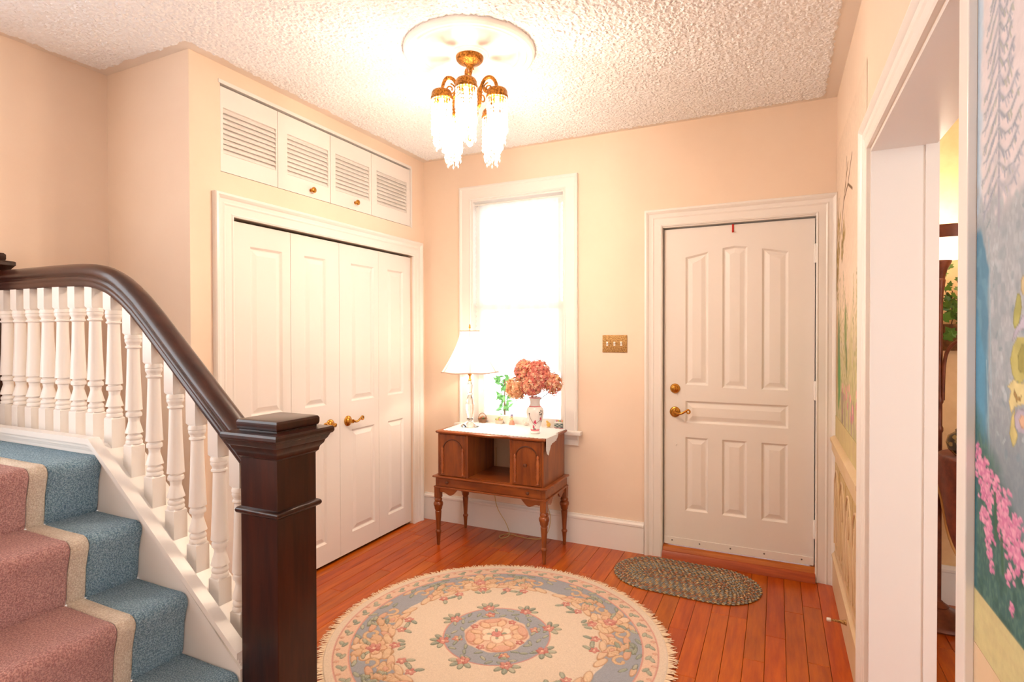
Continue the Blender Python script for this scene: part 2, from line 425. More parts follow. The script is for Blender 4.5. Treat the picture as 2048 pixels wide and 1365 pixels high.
# ------------------------------------------------------------------ mouldings
CAS = [(0.0, 0.013), (0.008, 0.016), (0.014, 0.012), (0.05, 0.014), (0.058, 0.018), (0.066, 0.015), (0.082, 0.018), (0.090, 0.026), (0.098, 0.030), (0.108, 0.028), (0.112, 0.022)]
def casing(name, axis, face, sgn, a0, a1, ztop, wdt, zbot=0.0, legs=(True, True), m='trim_white', inset=0.0):
    """mitred casing round an opening; face = wall plane, sgn = direction it projects; opening a0..a1, height ztop"""
    k = wdt / 0.112
    prof = [(d * k, t) for d, t in CAS]
    prof = [(0.0, 0.0)] + prof + [(wdt, 0.0)]
    def P(a, z, t): return (face + sgn * t, a, z) if axis == 'x' else (a, face + sgn * t, z)
    rings = []
    path = []
    if legs[0]: path.append((a0, zbot, -1, 0))
    path.append((a0, ztop, -1, 1)); path.append((a1, ztop, 1, 1))
    if legs[1]: path.append((a1, zbot, 1, 0))
    for (a, z, da, dz) in path: rings.append([P(a + da * d, z + dz * d, t) for d, t in prof])
    mb = MB().loft(rings, closed=True, caps=True)
    o = obj(name, mb, m, None, 20); o['kind'] = 'structure'; return o
def baseboard(name, axis, face, sgn, a0, a1, h=0.20, m='trim_white', parent=None):
    prof = [(0, 0), (0.016, 0), (0.016, h - 0.035), (0.020, h - 0.030), (0.020, h - 0.018), (0.010, h - 0.008), (0.008, h), (0, h)]
    mb = MB()
    poly = [(face + sgn * t, z) for t, z in prof]
    if axis == 'y': mb.prism(poly, 'x', a0, a1)
    else: mb.prism(poly, 'y', a0, a1)
    o = obj(name, mb, m, parent, 30)
    if not parent: o['kind'] = 'structure'
    return o
baseboard('baseboard_back', 'y', YB, -1, XL + 0.005, -0.760)
b_r = baseboard('baseboard_right', 'x', XR, -1, 2.445, YB - 0.03, 0.20, 'wainscot')
baseboard('baseboard_alcove', 'y', YA, -1, XA, XL - 0.002)
baseboard('baseboard_closet_corner', 'x', XL, 1, YA - 0.001, 1.815)
baseboard('baseboard_room', 'y', YB - 0.004, -1, X2 + 0.001, 2.4)
casing('trim_1', 'y', YB, -1, -0.648, 0.200, 2.075, 0.108)
casing('trim_2', 'x', XL, 1, 1.915, 3.425, 1.985, 0.108)
casing('trim_3', 'x', XR, -1, OPN0 + 0.004, OPN1 + 0.005, OPNH + 0.005, 0.095, legs=(False, True))
# near leg and head extension of the cased opening
struct('trim_4', MB().box(XR - 0.014, XR, OPN0 - 0.048, OPN0 + 0.004, 0, OPNH + 0.0045, 0.002), 'trim_white')
# jamb lining of the cased opening
struct('trim_5', MB().box(XR - 0.001, X2 + 0.002, OPN1 - 0.012, OPN1, 0, OPNH).box(XR - 0.001, X2 + 0.002, OPN0, OPN0 + 0.012, 0, OPNH)
       .box(XR - 0.001, X2 + 0.002, OPN0 + 0.012, OPN1 - 0.012, OPNH - 0.012, OPNH).box(X2 - 0.03, X2 + 0.008, OPN1 - 0.018, OPN1 - 0.012, 0, OPNH), 'trim_white')

# ------------------------------------------------------------------ panelled doors
def panel_door(root, axis, face, sgn, a0, a1, z0, z1, panels, thick=0.035, dep=0.009, m='door_white', fills=()):
    """stile-and-rail slab with recessed, raised-field panels (each panel its own piece)"""
    def P(a, z, t): return (face + sgn * t, a, z) if axis == 'x' else (a, face + sgn * t, z)
    def outline(p, k, t):
        head = p[4] if len(p) > 4 else ((p[1], p[3]), (p[0], p[3]))
        return [P(p[0] + k, p[2] + k, t), P(p[1] - k, p[2] + k, t)] + [P(min(max(a, p[0] + k), p[1] - k), z - k, t) for a, z in head]
    mb = MB()
    A = sorted({a0, a1, *[p[0] for p in panels], *[p[1] for p in panels]}); Z = sorted({z0, z1, *[p[2] for p in panels], *[p[3] for p in panels]})
    def inp(a, z): return any(p[0] < a < p[1] and p[2] < z < p[3] for p in panels)
    for i in range(len(A) - 1):
        for j in range(len(Z) - 1):
            if not inp((A[i] + A[i + 1]) / 2, (Z[j] + Z[j + 1]) / 2):
                mb.add([P(A[i], Z[j], 0), P(A[i + 1], Z[j], 0), P(A[i + 1], Z[j + 1], 0), P(A[i], Z[j + 1], 0)], [(0, 1, 2, 3)])
    s = 0.011
    for p in panels:   # sloped sticking into the recess
        o = outline(p, 0, 0); n = outline(p, s, -dep); m_ = len(o)
        mb.add(o + n, [(i, (i + 1) % m_, m_ + (i + 1) % m_, m_ + i) for i in range(m_)])
    bk = -thick
    mb.add([P(a0, z0, 0), P(a1, z0, 0), P(a1, z1, 0), P(a0, z1, 0), P(a0, z0, bk), P(a1, z0, bk), P(a1, z1, bk), P(a0, z1, bk)],
           [(0, 1, 5, 4), (1, 2, 6, 5), (2, 3, 7, 6), (3, 0, 4, 7), (4, 5, 6, 7)])
    for poly in fills:
        mb.add([P(a, z, 0) for a, z in poly], [tuple(range(len(poly)))])
    obj('stile_frame', mb, m, root, None)
    for p in panels:
        b1 = s + 0.006; b2 = s + 0.030; q = MB()
        def ring(k, t): return outline(p, k, t)
        q.loft([ring(s - 0.004, -dep - 0.006), ring(s - 0.004, -dep), ring(b1, -dep), ring(b2, -0.0025)], closed=True, caps=True)
        obj('panel', q, m, root, None)

def lever(parent, axis, face, sgn, a, z, dirn, L=0.105):
    """brass rosette with a wave lever ending in a scroll"""
    def P(da, dz, t): return (face + sgn * t, a + da, z + dz) if axis == 'x' else (a + da, face + sgn * t, z + dz)
    root = MB()
    n = 24
    rings = []
    for r_, t in ((0.033, 0.0), (0.033, 0.004), (0.030, 0.008), (0.022, 0.010), (0.020, 0.014), (0.013, 0.018), (0.012, 0.045)):
        rings.append([P(r_ * math.cos(2 * PI * i / n), r_ * math.sin(2 * PI * i / n), t) for i in range(n)])
    root.loft(rings)
    h = obj('door_handle', root, 'brass', parent, 40)
    pts = []; rad = []
    for i in range(13):
        t = i / 12; pts.append(P(dirn * (0.0 + L * 0.8 * t), 0.004 - 0.014 * math.sin(PI * 1.15 * t) + 0.012 * t, 0.046)); rad.append(0.0085 - 0.003 * t)
    cx_, cz_ = dirn * L * 0.8, 0.016 - 0.014 * math.sin(PI * 1.15) - 0.013
    for i in range(1, 15):
        ang = PI / 2 - dirn * i / 14 * PI * 1.6; rr = 0.013 * (1 - 0.45 * i / 14)
        pts.append(P(cx_ + rr * math.cos(ang), cz_ + rr * math.sin(ang), 0.046)); rad.append(0.0055 - 0.0015 * i / 14)
    obj('lever', MB().tube(pts, rad, 10), 'brass', h, 60)
    return h
def knob(parent, axis, face, sgn, a, z, r=0.016, m='brass', name='knob'):
    def P(da, dz, t): return (face + sgn * t, a + da, z + dz) if axis == 'x' else (a + da, face + sgn * t, z + dz)
    n = 18; rings = []
    for k, t in ((0.62, 0), (0.62, .08), (.35, .2), (.3, .7), (.55, .95), (.92, 1.15), (1.0, 1.4), (.9, 1.65), (.55, 1.8), (.05, 1.85)):
        rings.append([P(k * r * math.cos(2 * PI * i / n), k * r * math.sin(2 * PI * i / n), t * r) for i in range(n)])
    return obj(name, MB().loft(rings), m, parent, 50)

# front door
DF = YB + 0.022
d1 = thing('door_1', (-0.22, DF, 0.08), kind='structure')
PX = [(-0.511, -0.377), (-0.296, -0.158), (-0.078, 0.061)]
pan = [(PX[0][0], PX[0][1], 1.088, 1.905, ((PX[0][1], 1.905), (PX[0][0], 1.879))), (PX[1][0], PX[1][1], 1.076, 1.932, ((PX[1][1], 1.922), (-0.227, 1.932), (PX[1][0], 1.922))), (PX[2][0], PX[2][1], 1.075, 1.906, ((PX[2][1], 1.879), (PX[2][0], 1.906))),
       (-0.511, 0.063, 0.853, 0.988)] + [(a, b, 0.303, 0.762) for a, b in PX]
fl = [[(PX[0][0], 1.879), (PX[0][1], 1.905), (PX[0][0], 1.905)], [(PX[2][0], 1.906), (PX[2][1], 1.906), (PX[2][1], 1.879)],
      [(PX[1][0], 1.922), (-0.227, 1.932), (PX[1][0], 1.932)], [(PX[1][1], 1.922), (PX[1][1], 1.932), (-0.227, 1.932)]]
panel_door(d1, 'y', DF, -1, -0.640, 0.196, 0.085, 2.058, pan, 0.044, 0.010, fills=fl)
# jamb lining and white stop moulding behind the door edges
struct('trim_6', MB().box(-0.66, -0.646, YB - 0.004, YB + 0.16, 0, 2.085).box(0.202, 0.216, YB - 0.004, YB + 0.16, 0, 2.085).box(-0.646, 0.202, YB - 0.004, YB + 0.16, 2.068, 2.085), 'trim_white')
struct('trim_7', MB().box(-0.646, -0.622, YB + 0.068, YB + 0.09, 0.074, 2.068).box(0.178, 0.202, YB + 0.068, YB + 0.09, 0.074, 2.068).box(-0.622, 0.178, YB + 0.068, YB + 0.09, 2.040, 2.068), 'trim_white')
dh = lever(d1, 'y', DF, -1, -0.573, 0.916, 1)
q = MB(); n = 24
q.loft([[(-0.573 + r_ * math.cos(2 * PI * i / n), DF - t, 1.063 + r_ * math.sin(2 * PI * i / n)) for i in range(n)] for r_, t in ((0.031, 0), (0.031, 0.004), (0.026, 0.010), (0.020, 0.011), (0.018, 0.016), (0.012, 0.018))])
dbolt = obj('deadbolt', q, 'brass', d1, 40)
obj('thumb_turn', MB().box(-0.578, -0.568, DF - 0.034, DF - 0.016, 1.047, 1.079, 0.002), 'brass', dbolt, 40)
for z in (1.857, 1.079, 0.290):
    h = obj('hinge', MB().box(0.190, 0.206, DF - 0.006, DF - 0.001, z - 0.05, z + 0.05, 0.001), 'trim_white', d1, None)
    obj('hinge_pin', MB().lathe([(0.003, -0.054), (0.0065, -0.052), (0.0065, 0.052), (0.003, 0.056)], (0.199, DF - 0.009, z), 10), 'trim_white', h, 40)
sw = obj('door_sweep', MB().box(-0.638, 0.194, DF - 0.005, DF - 0.0005, 0.082, 0.128, 0.0012), 'trim_white', d1, None)
for sx in (-0.590, -0.425, -0.248, -0.062, 0.134):
    obj('screw', MB().loft([[(sx + r_ * math.cos(2 * PI * i / 10), DF - 0.005 - t, 0.108 + r_ * math.sin(2 * PI * i / 10)) for i in range(10)] for r_, t in ((0.005, 0), (0.0045, 0.002), (0.001, 0.003))]), 'steel_dark', sw, None)
obj('latch_plate', MB().box(-0.6405, -0.6398, DF + 0.004, DF + 0.034, 0.88, 0.95), 'brass', d1, None)
knob(d1, 'y', DF, -1, -0.565, 0.712, 0.005, 'trim_white', 'hook')
clip = obj('clothes_hook', MB().box(-0.243, -0.232, DF - 0.004, DF - 0.0004, 2.012, 2.062, 0.001).box(-0.243, -0.232, DF - 0.004, DF + 0.012, 2.0585, 2.062, 0.001).tube([(-0.2375, DF - 0.004, 2.018), (-0.2375, DF - 0.016, 2.012), (-0.2375, DF - 0.021, 2.020)], 0.004, 8), 'red_clip', None, None)
tag(clip, 'small red over-the-door hook clipped to the top of white door', 'hook')
th = thing('threshold', (-0.22, YB, 0), 'stepped wooden threshold under the white front door', 'threshold')
obj('sill_board', MB().prism([(YB - 0.035, 0.0), (YB + 0.10, 0.0), (YB + 0.10, 0.074), (YB + 0.020, 0.074), (YB + 0.004, 0.066)], 'x', -0.645, 0.201), 'threshold_oak', th, None)
obj('sill_nosing', MB().prism([(YB - 0.040, 0.0005), (YB + 0.006, 0.0005), (YB + 0.006, 0.050), (YB - 0.014, 0.046), (YB - 0.036, 0.020)], 'x', -0.645, 0.201), 'threshold_dark', th, 30)

# bifold closet doors
CF = XL - 0.018
seams = [1.912, 2.297, 2.681, 3.059, 3.428]
pw = [(2.033, 2.240), (2.398, 2.566), (2.789, 3.014), (3.158, 3.338)]
for i in range(4):
    a0, a1 = seams[i] + 0.0012, seams[i + 1] - 0.0012
    d = thing('door_%d' % (i + 2), (CF, (a0 + a1) / 2, 0.02), kind='structure')
    panel_door(d, 'x', CF, 1, a0, a1, 0.018, 1.972, [(pw[i][0], pw[i][1], 0.979, 1.858), (pw[i][0], pw[i][1], 0.140, 0.798)], 0.032, 0.010)
    if i == 1: lever(d, 'x', CF, 1, 2.596, 0.856, -1)
    if i == 2: lever(d, 'x', CF, 1, 2.752, 0.858, 1)

# louvred doors over the closet
LF = XL - 0.004
LV = [(1.857, 2.200, 1.872, 2.190), (2.203, 2.594, 2.268, 2.578), (2.598, 2.972, 2.640, 2.955), (2.976, 3.406, 3.030, 3.368)]
for i, (a0, a1, s0, s1) in enumerate(LV):
    d = thing('door_%d' % (i + 6), (LF, (a0 + a1) / 2, 2.2), kind='structure')
    z0, z1, l0, l1 = 2.200, 2.611, 2.288, 2.512
    f = MB(); wall_cells(f, 'x', LF - 0.026, LF, a0, a1, z0, z1, [(s0, s1, l0, l1)])
    obj('stile_frame', f, 'door_white', d, None)
    obj('back_panel', MB().box(LF - 0.025, LF - 0.021, s0, s1, l0, l1), 'door_white', d, None)
    ns = 9; dz = (l1 - l0) / ns
    for k in range(ns):
        z = l0 + dz * k
        obj('slat', MB().prism([(LF - 0.0195, z + dz * 1.10), (LF - 0.0165, z + dz * 1.20), (LF - 0.0010, z + dz * 0.13), (LF - 0.0045, z + dz * 0.02)], 'y', s0 + 0.0005, s1 - 0.0005), 'door_white', d, None)
    if i == 1: knob(d, 'x', LF, 1, 2.440, 2.240, 0.017)
    if i == 2: knob(d, 'x', LF, 1, 2.815, 2.248, 0.017)
struct('trim_9', MB().box(XL - 0.03, XL + 0.004, 1.843, 3.418, 2.622, 2.640).box(XL - 0.03, XL + 0.004, 3.409, 3.424, 2.19, 2.622), 'trim_white')

# ------------------------------------------------------------------ window
w1 = thing('window_1', (-1.66, YB, 0.756), kind='structure')
WX0, WX1, WZ0, WZ1 = -2.018, -1.298, 0.756, 2.384
f = MB()
k = 0.096
prof = [(0.0, 0.0), (0.0, 0.012), (0.006, 0.017), (0.014, 0.014), (0.072, 0.016), (0.080, 0.022), (0.086, 0.024), (k, 0.020), (k, 0.0)]
rings = []
for (a, z, da, dz) in ((WX0, WZ0, -1, 0), (WX0, WZ1, -1, 1), (WX1, WZ1, 1, 1), (WX1, WZ0, 1, 0)):
    rings.append([(a + da * d_, YB - t, z + dz * d_) for d_, t in prof])
obj('window_casing', f.loft(rings), 'trim_white', w1, 20)
obj('window_lining', MB().box(WX0, WX0 + 0.012, YB, YB + 0.16, WZ0, WZ1).box(WX1 - 0.012, WX1, YB, YB + 0.16, WZ0, WZ1).box(WX0 + 0.012, WX1 - 0.012, YB, YB + 0.16, WZ1 - 0.012, WZ1), 'trim_white', w1, None)
zm = 1.60
obj('window_sill', MB().box(WX0 - 0.125, WX1 + 0.128, YB - 0.055, YB, WZ0 - 0.028, WZ0, 0.006).box(WX0, WX1, YB, YB + 0.16, WZ0 - 0.028, WZ0), 'trim_white', w1, 30)
obj('window_apron', MB().prism([(YB, WZ0 - 0.028), (YB - 0.030, WZ0 - 0.028), (YB - 0.026, WZ0 - 0.05), (YB - 0.016, WZ0 - 0.062), (YB - 0.016, WZ0 - 0.098), (YB, WZ0 - 0.098)], 'x', WX0 - 0.10, WX1 + 0.10), 'trim_white', w1, 30)
for (za, zb, yy) in ((WZ0, zm + 0.018, YB + 0.075), (zm - 0.018, WZ1 - 0.012, YB + 0.112)):
    s_ = MB(); wall_cells(s_, 'y', yy, yy + 0.032, WX0 + 0.012, WX1 - 0.012, za, zb, [(WX0 + 0.055, WX1 - 0.055, za + 0.055, zb - 0.036)])
    so = obj('sash', s_, 'trim_white', w1, None)
    obj('pane', MB().box(WX0 + 0.055, WX1 - 0.055, yy + 0.014, yy + 0.018, za + 0.055, zb - 0.036), 'pane_glass', so, None)

# sheer lace shade hung inside the window
sh = thing('lace_curtain', (-1.66, YB + 0.03, 1.13), 'sheer white lace curtain with scalloped edges hanging in the window', 'curtain')
nx_, nz_ = 70, 60
V = []
for j in range(nz_):
    tz = j / (nz_ - 1)
    for i in range(nx_):
        tx = i / (nx_ - 1); x = WX0 + 0.04 + tx * (WX1 - WX0 - 0.08)
        zb = 1.16 + 0.05 * math.sin(tx * PI) ** 0.5 * -1
        z = 2.345 + (zb - 2.345) * tz
        V.append((x - sh.location.x, 0.006 * math.sin(tx * 34 + 2 * tz) + 0.004 * math.sin(tx * 71) - 0.012 * math.sin(tz * PI * 5) * 0.4, z - sh.location.z))
obj('lace_panel', grid_mesh('lace_panel', np.array(V), nx_, nz_), 'sheer', sh)
for sgn, xe in ((1, WX0 + 0.020), (-1, WX1 - 0.020)):
    e = MB(); L_ = []; Rr_ = []
    for i in range(260):
        z = 2.335 - i * 0.00465; wv = 0.020 + 0.010 * abs(math.sin(i * 0.42))
        L_.append((xe + sgn * (0.030 - wv), YB + 0.022, z)); Rr_.append((xe + sgn * 0.034, YB + 0.020, z))
    e.loft([L_, Rr_], closed=False, caps=False)
    obj('lace_edging', e, 'sheer_edge', sh, None)
obj('curtain_rod', MB().tube([(WX0 + 0.013, YB + 0.028, 2.352), (WX1 - 0.013, YB + 0.028, 2.352)], 0.005, 8), 'trim_white', sh)

# outdoors beyond the pane
struct('ground_outside', MB().box(-8, 8, YB + 0.4, 14, -0.55, -0.5), 'mulch')
g = thing('garden_shrub', (-2.75, 5.6, -0.5), 'pale green garden shrub outside the window', 'shrub')
q = MB()
for i in range(90):
    a = rnd.uniform(0, 2 * PI); r_ = rnd.random() ** .5 * 0.09; z = rnd.uniform(0.9, 1.5)
    c = Vector((-2.75 + r_ * math.cos(a), 5.6 + r_ * math.sin(a), -0.5 + z)); d = Vector((rnd.gauss(0, 1), rnd.gauss(0, 1), rnd.gauss(0, 1))).normalized(); e2 = d.orthogonal().normalized()
    q.add([c - d * .05, c + e2 * .02, c + d * .05, c - e2 * .02], [(0, 1, 2, 3)])
obj('foliage', q, 'shrub', g, None, kind='stuff')
obj('stem', MB().tube([(-2.75, 5.6, -0.5), (-2.74, 5.6, 0.1), (-2.75, 5.62, 0.9)], [0.02, 0.015, 0.006], 8), 'stem', g)

# ------------------------------------------------------------------ right wall: chair rail, wainscot, mural
struct('trim_10', MB().prism([(XR, 0.735), (XR - 0.012, 0.735), (XR - 0.014, 0.752), (XR - 0.022, 0.762), (XR - 0.022, 0.800), (XR - 0.030, 0.812), (XR - 0.030, 0.828), (XR - 0.014, 0.840), (XR, 0.842)], 'y', 2.445, YB - 0.032), 'wainscot', 30)
wr = thing('wainscot_panel', (XR, 3.0, 0.2), 'cream embossed wainscot panelling with gold tint below the chair rail', 'panelling')
obj('backing', MB().box(XR - 0.005, XR - 0.0005, 2.446, YB - 0.035, 0.205, 0.734), 'wainscot', wr, None)
for k in range(4):
    y0 = 2.50 + k * 0.262; y1 = y0 + 0.232
    obj('gold_field', MB().box(XR - 0.008, XR - 0.0045, y0, y1, 0.245, 0.700, 0.001), 'wains_gold', wr, None)
    q = MB()
    arch = []
    for i in range(25):
        t = i / 24; arch.append((XR - 0.010, y0 + 0.014 + (y1 - y0 - 0.028) * t, 0.60 + 0.075 * math.sin(PI * t)))
    q.tube([(XR - 0.010, y0 + 0.014, 0.26)] + arch + [(XR - 0.010, y1 - 0.014, 0.26)], 0.005, 6)
    obj('arch_moulding', q, 'wainscot', wr, 50)
    q = MB(); ym = (y0 + y1) / 2
    for s_ in (-1, 1):
        q.tube([(XR - 0.010, ym + s_ * (0.012 + 0.035 * abs(math.sin(t * 5))), 0.30 + 0.30 * t) for t in [i / 16 for i in range(17)]], 0.004, 6)
    q.tube([(XR - 0.010, ym, 0.28), (XR - 0.012, ym, 0.5), (XR - 0.010, ym, 0.64)], [0.006, 0.01, 0.003], 6)
    obj('scroll_relief', q, 'wainscot', wr, 50)
struct('trim_11', MB().box(XR - 0.004, XR - 0.0003, 2.44, YB - 0.001, 0.842, 0.952), 'yellow_band')

def sstep(a, b, x): 
    t = np.clip((x - a) / (b - a), 0, 1); return t * t * (3 - 2 * t)
class Paint:
    def __init__(s, U, V, base): s.U = U; s.V = V; s.C = np.ones(U.shape + (3,)) * np.array(lin(base))
    def mix(s, mask, col): s.C += mask[..., None] * (np.array(lin(col)) - s.C)
    def ell(s, u, v, a, b, col, rot=0.0, op=1.0, soft=0.25):
        ca, sa = math.cos(rot), math.sin(rot); sel = (abs(s.U - u) < a + b) & (abs(s.V - v) < a + b)
        if not sel.any(): return
        du = s.U[sel] - u; dv = s.V[sel] - v; d = np.sqrt(((du * ca + dv * sa) / a) ** 2 + ((-du * sa + dv * ca) / b) ** 2)
        m = op * (1 - sstep(1 - soft, 1 + soft, d)); s.C[sel] += m[:, None] * (np.array(lin(col)) - s.C[sel])
    def line(s, pts, wd, col, op=1.0):
        for (p, q) in zip(pts[:-1], pts[1:]):
            x0, x1 = min(p[0], q[0]) - 2 * wd, max(p[0], q[0]) + 2 * wd; y0, y1 = min(p[1], q[1]) - 2 * wd, max(p[1], q[1]) + 2 * wd
            sel = (s.U > x0) & (s.U < x1) & (s.V > y0) & (s.V < y1)
            if not sel.any(): continue
            d = np.array(q) - np.array(p); L2 = (d ** 2).sum() + 1e-12
            t = np.clip(((s.U[sel] - p[0]) * d[0] + (s.V[sel] - p[1]) * d[1]) / L2, 0, 1)
            dist = np.hypot(s.U[sel] - p[0] - t * d[0], s.V[sel] - p[1] - t * d[1])
            m = op * (1 - sstep(wd * 0.6, wd * 1.3, dist)); s.C[sel] += m[:, None] * (np.array(lin(col)) - s.C[sel])

def mural_near():
    # drawing units: u to the right (1 = 2.05 mm on the wall), wall height v in metres
    ys = np.arange(0.55, OPN0 - 0.047, 0.0022); zs = np.arange(0.890, ZC - 0.003, 0.0030)
    Yg, Zg = np.meshgrid(ys, zs); U = (1.163 - Yg) / 0.00205
    S = 1400.0                              # v units per metre
    p = Paint(U, Zg * S, (222, 214, 218))
    rs = random.Random(5)
    n1 = vnoise(U * 0.12, Zg * 60, 1); n2 = vnoise(U * 0.4, Zg * 140, 2); n3 = vnoise(U * 0.05, Zg * 9, 3)
    p.mix((1 - sstep(2, 16, U + 8 * (n1 - .5))) * sstep(1.5, 1.62, Zg), (186, 208, 226))
    # misty conifers
    fm = 1 - sstep(1.58, 1.66, Zg + 0.10 * (n1 - .5) + 0.06 * (n3 - .5))
    p.mix(fm * 0.9, (162, 172, 182)); p.mix(fm * sstep(.45, .7, n2) * 0.6, (186, 194, 200)); p.mix(fm * sstep(.5, .75, n1) * 0.5, (140, 156, 168))
    dk = 1 - sstep(1.12, 1.40, Zg + 0.06 * (n1 - .5)); p.mix(dk * 0.75, (104, 122, 134))
    for k in range(170):
        u = rs.uniform(18, 260); v = rs.uniform(1.22, 1.60); p.ell(u, v * S, rs.uniform(1.5, 3.6), rs.uniform(5, 11), rs.choice([(190, 202, 208), (172, 186, 194), (126, 148, 160)]), rs.uniform(-.5, .5), 0.6)
    # blue hills
    hm = (1 - sstep(24, 32, U + 5 * (n1 - .5) + 26 * np.clip((Zg - 1.50) / 0.10, 0, 2))) * sstep(1.17, 1.25, Zg) * (1 - sstep(1.56, 1.58, Zg))
    p.mix(hm, (94, 140, 168)); p.mix(hm * sstep(.5, .8, n1) * .5, (120, 166, 190))
    h2 = (1 - sstep(17, 24, U + 18 * np.clip((Zg - 1.36) / 0.07, 0, 2))) * sstep(1.18, 1.24, Zg); p.mix(h2, (92, 150, 184)); 
    p.line([(24, 1.36 * S), (27, 1.30 * S), (33, 1.2 * S)], 1.3, (150, 182, 196), .7); p.line([(27, 1.55 * S), (31, 1.44 * S), (35, 1.3 * S)], 1.2, (158, 184, 198), .7)
    # fir trees
    for (tu, ztop) in ((47, 2.08), (150, 2.3), (245, 2.0)):
        p.line([(tu - 1, ztop * S), (tu, 1.75 * S), (tu + 1, 1.56 * S)], 2.2, (166, 168, 184))
        z = ztop - 0.03; k = 0
        while z > 1.62:
            wd = 12 + 26 * min(1, (ztop - z) / 0.45)
            for sd in (-1, 1):
                L_ = wd * rs.uniform(.75, 1.1)
                if sd < 0:
                    pts = [(tu, z * S), (tu - L_ * .45, (z - 0.018) * S), (tu - L_ * .85, (z - 0.038) * S), (tu - L_ * 1.08, (z - 0.040) * S)]
                else:
                    pts = [(tu, (z - .005) * S), (tu + L_ * .35, (z - 0.022) * S), (tu + L_ * .75, (z - 0.020) * S), (tu + L_ * 1.15, (z - 0.002) * S)]
                p.line(pts, 5.0, rs.choice([(190, 192, 204), (196, 200, 206)]), .55); p.line(pts, 2.4, rs.choice([(160, 166, 182), (172, 178, 190), (150, 158, 174)]), .75)
                for q in range(12):
                    t = rs.random(); i = min(2, int(t * 3)); ff = t * 3 - i
                    c = (pts[i][0] + (pts[i + 1][0] - pts[i][0]) * ff, pts[i][1] + (pts[i + 1][1] - pts[i][1]) * ff)
                    p.line([c, (c[0] + sd * rs.uniform(2, 5), c[1] - rs.uniform(8, 22))], 1.2, rs.choice([(156, 164, 182), (176, 182, 176), (184, 188, 200)]), .8)
            z -= 0.026; k += 1
    # teal bank and pink blossoms
    tm = 1 - sstep(1.17, 1.24, Zg + 0.0016 * (U - 10) - 0.05 + 0.02 * (n1 - .5)); p.mix(tm, (72, 108, 106)); p.mix(tm * sstep(.45, .7, n2) * .6, (96, 132, 118)); p.mix(tm * sstep(.55, .8, n1) * .6, (56, 90, 84))
    p.mix((1 - sstep(0, 9, U)) * tm * .6, (52, 110, 128))
    def cluster(pts, rad):
        for (u, z, n, su, sz) in pts:
            for k in range(int(n * 1.7)):
                uu = u + rs.gauss(0, su); zz = z + rs.gauss(0, sz)
                p.ell(uu, zz * S, rad * rs.uniform(.8, 1.2), rad * rs.uniform(1.1, 1.6), rs.choice([(214, 140, 176), (204, 126, 166), (226, 160, 190), (198, 118, 158)]), rs.uniform(-.4, .4), .95, .3)
                p.ell(uu - 1, (zz + .002) * S, rad * .4, rad * .5, (236, 180, 204), 0, .6)
    cluster([(8, 1.192, 26, 5, .012), (20, 1.175, 30, 7, .016), (30, 1.15, 26, 7, .018), (24, 1.118, 26, 6, .014), (32, 1.09, 20, 5, .012), (34, 1.062, 9, 3, .008), (40, 1.04, 3, 2, .006),
             (48, 1.165, 22, 6, .014), (62, 1.145, 34, 8, .018), (68, 1.112, 30, 7, .014), (80, 1.125, 34, 8, .02), (88, 1.095, 30, 8, .015), (72, 1.055, 8, 3, .008), (79, 1.015, 4, 2, .005),
             (110, 1.12, 40, 12, .02), (135, 1.10, 40, 12, .02), (170, 1.14, 40, 12, .02), (210, 1.11, 50, 14, .02)], 3.4)
    for (u0, za, zb) in ((44, 1.16, 1.09), (58, 1.10, 1.05)): p.line([(u0, za * S), (u0 + 3, zb * S)], 2.6, (70, 106, 84), .9)
    # big yellow-green irises
    POL = [([(84, 1.455), (89, 1.453), (91, 1.436), (87, 1.415), (80, 1.407), (77, 1.415), (78, 1.43)], (178, 176, 108)), ([(90, 1.472), (93, 1.478), (104, 1.47), (106, 1.45), (93, 1.452), (90, 1.46)], (206, 190, 150)),
           ([(102, 1.43), (93, 1.424), (88, 1.415), (80, 1.405), (75, 1.39), (81, 1.395), (88, 1.405), (98, 1.407)], (188, 184, 202)),
           ([(104, 1.392), (94, 1.396), (85, 1.396), (77, 1.383), (72, 1.363), (76, 1.344), (82, 1.335), (90, 1.333), (100, 1.342)], (190, 184, 116)), ([(100, 1.385), (92, 1.385), (86, 1.370), (87, 1.350), (100, 1.345)], (164, 158, 92)),
           ([(104, 1.336), (94, 1.334), (86, 1.332), (79, 1.337), (68, 1.325), (74, 1.32), (70, 1.303), (75, 1.289), (80, 1.298), (86, 1.302), (104, 1.309)], (218, 206, 152)), ([(80, 1.322), (86, 1.312), (92, 1.316), (90, 1.310), (84, 1.307), (79, 1.316)], (170, 140, 90)),
           ([(80.5, 1.296), (75, 1.282), (72, 1.259), (78, 1.242), (83, 1.248), (86, 1.261), (81, 1.271)], (206, 194, 132)), ([(104, 1.299), (86, 1.297), (80.5, 1.286), (82, 1.272), (88, 1.266), (104, 1.266)], (186, 178, 196)), ([(104, 1.292), (92, 1.290), (88, 1.282), (92, 1.274), (104, 1.272)], (212, 176, 150))]
    def fill(poly, col):
        u0 = min(a for a, b in poly); u1 = max(a for a, b in poly); z0 = min(b for a, b in poly); z1 = max(b for a, b in poly)
        sel = (U > u0) & (U < u1) & (Zg > z0) & (Zg < z1); ins = np.zeros(sel.sum(), bool); uu = U[sel] + 1.2 * (n2[sel] - .5); zz = Zg[sel]
        for (a, b), (c_, d_) in zip(poly, poly[1:] + poly[:1]):
            if b != d_: ins ^= ((b > zz) != (d_ > zz)) & (uu < (c_ - a) * (zz - b) / (d_ - b) + a)
        C_ = p.C[sel]; C_[ins] = np.array(lin(col)) * (0.85 + 0.3 * n1[sel][ins])[:, None]; p.C[sel] = C_
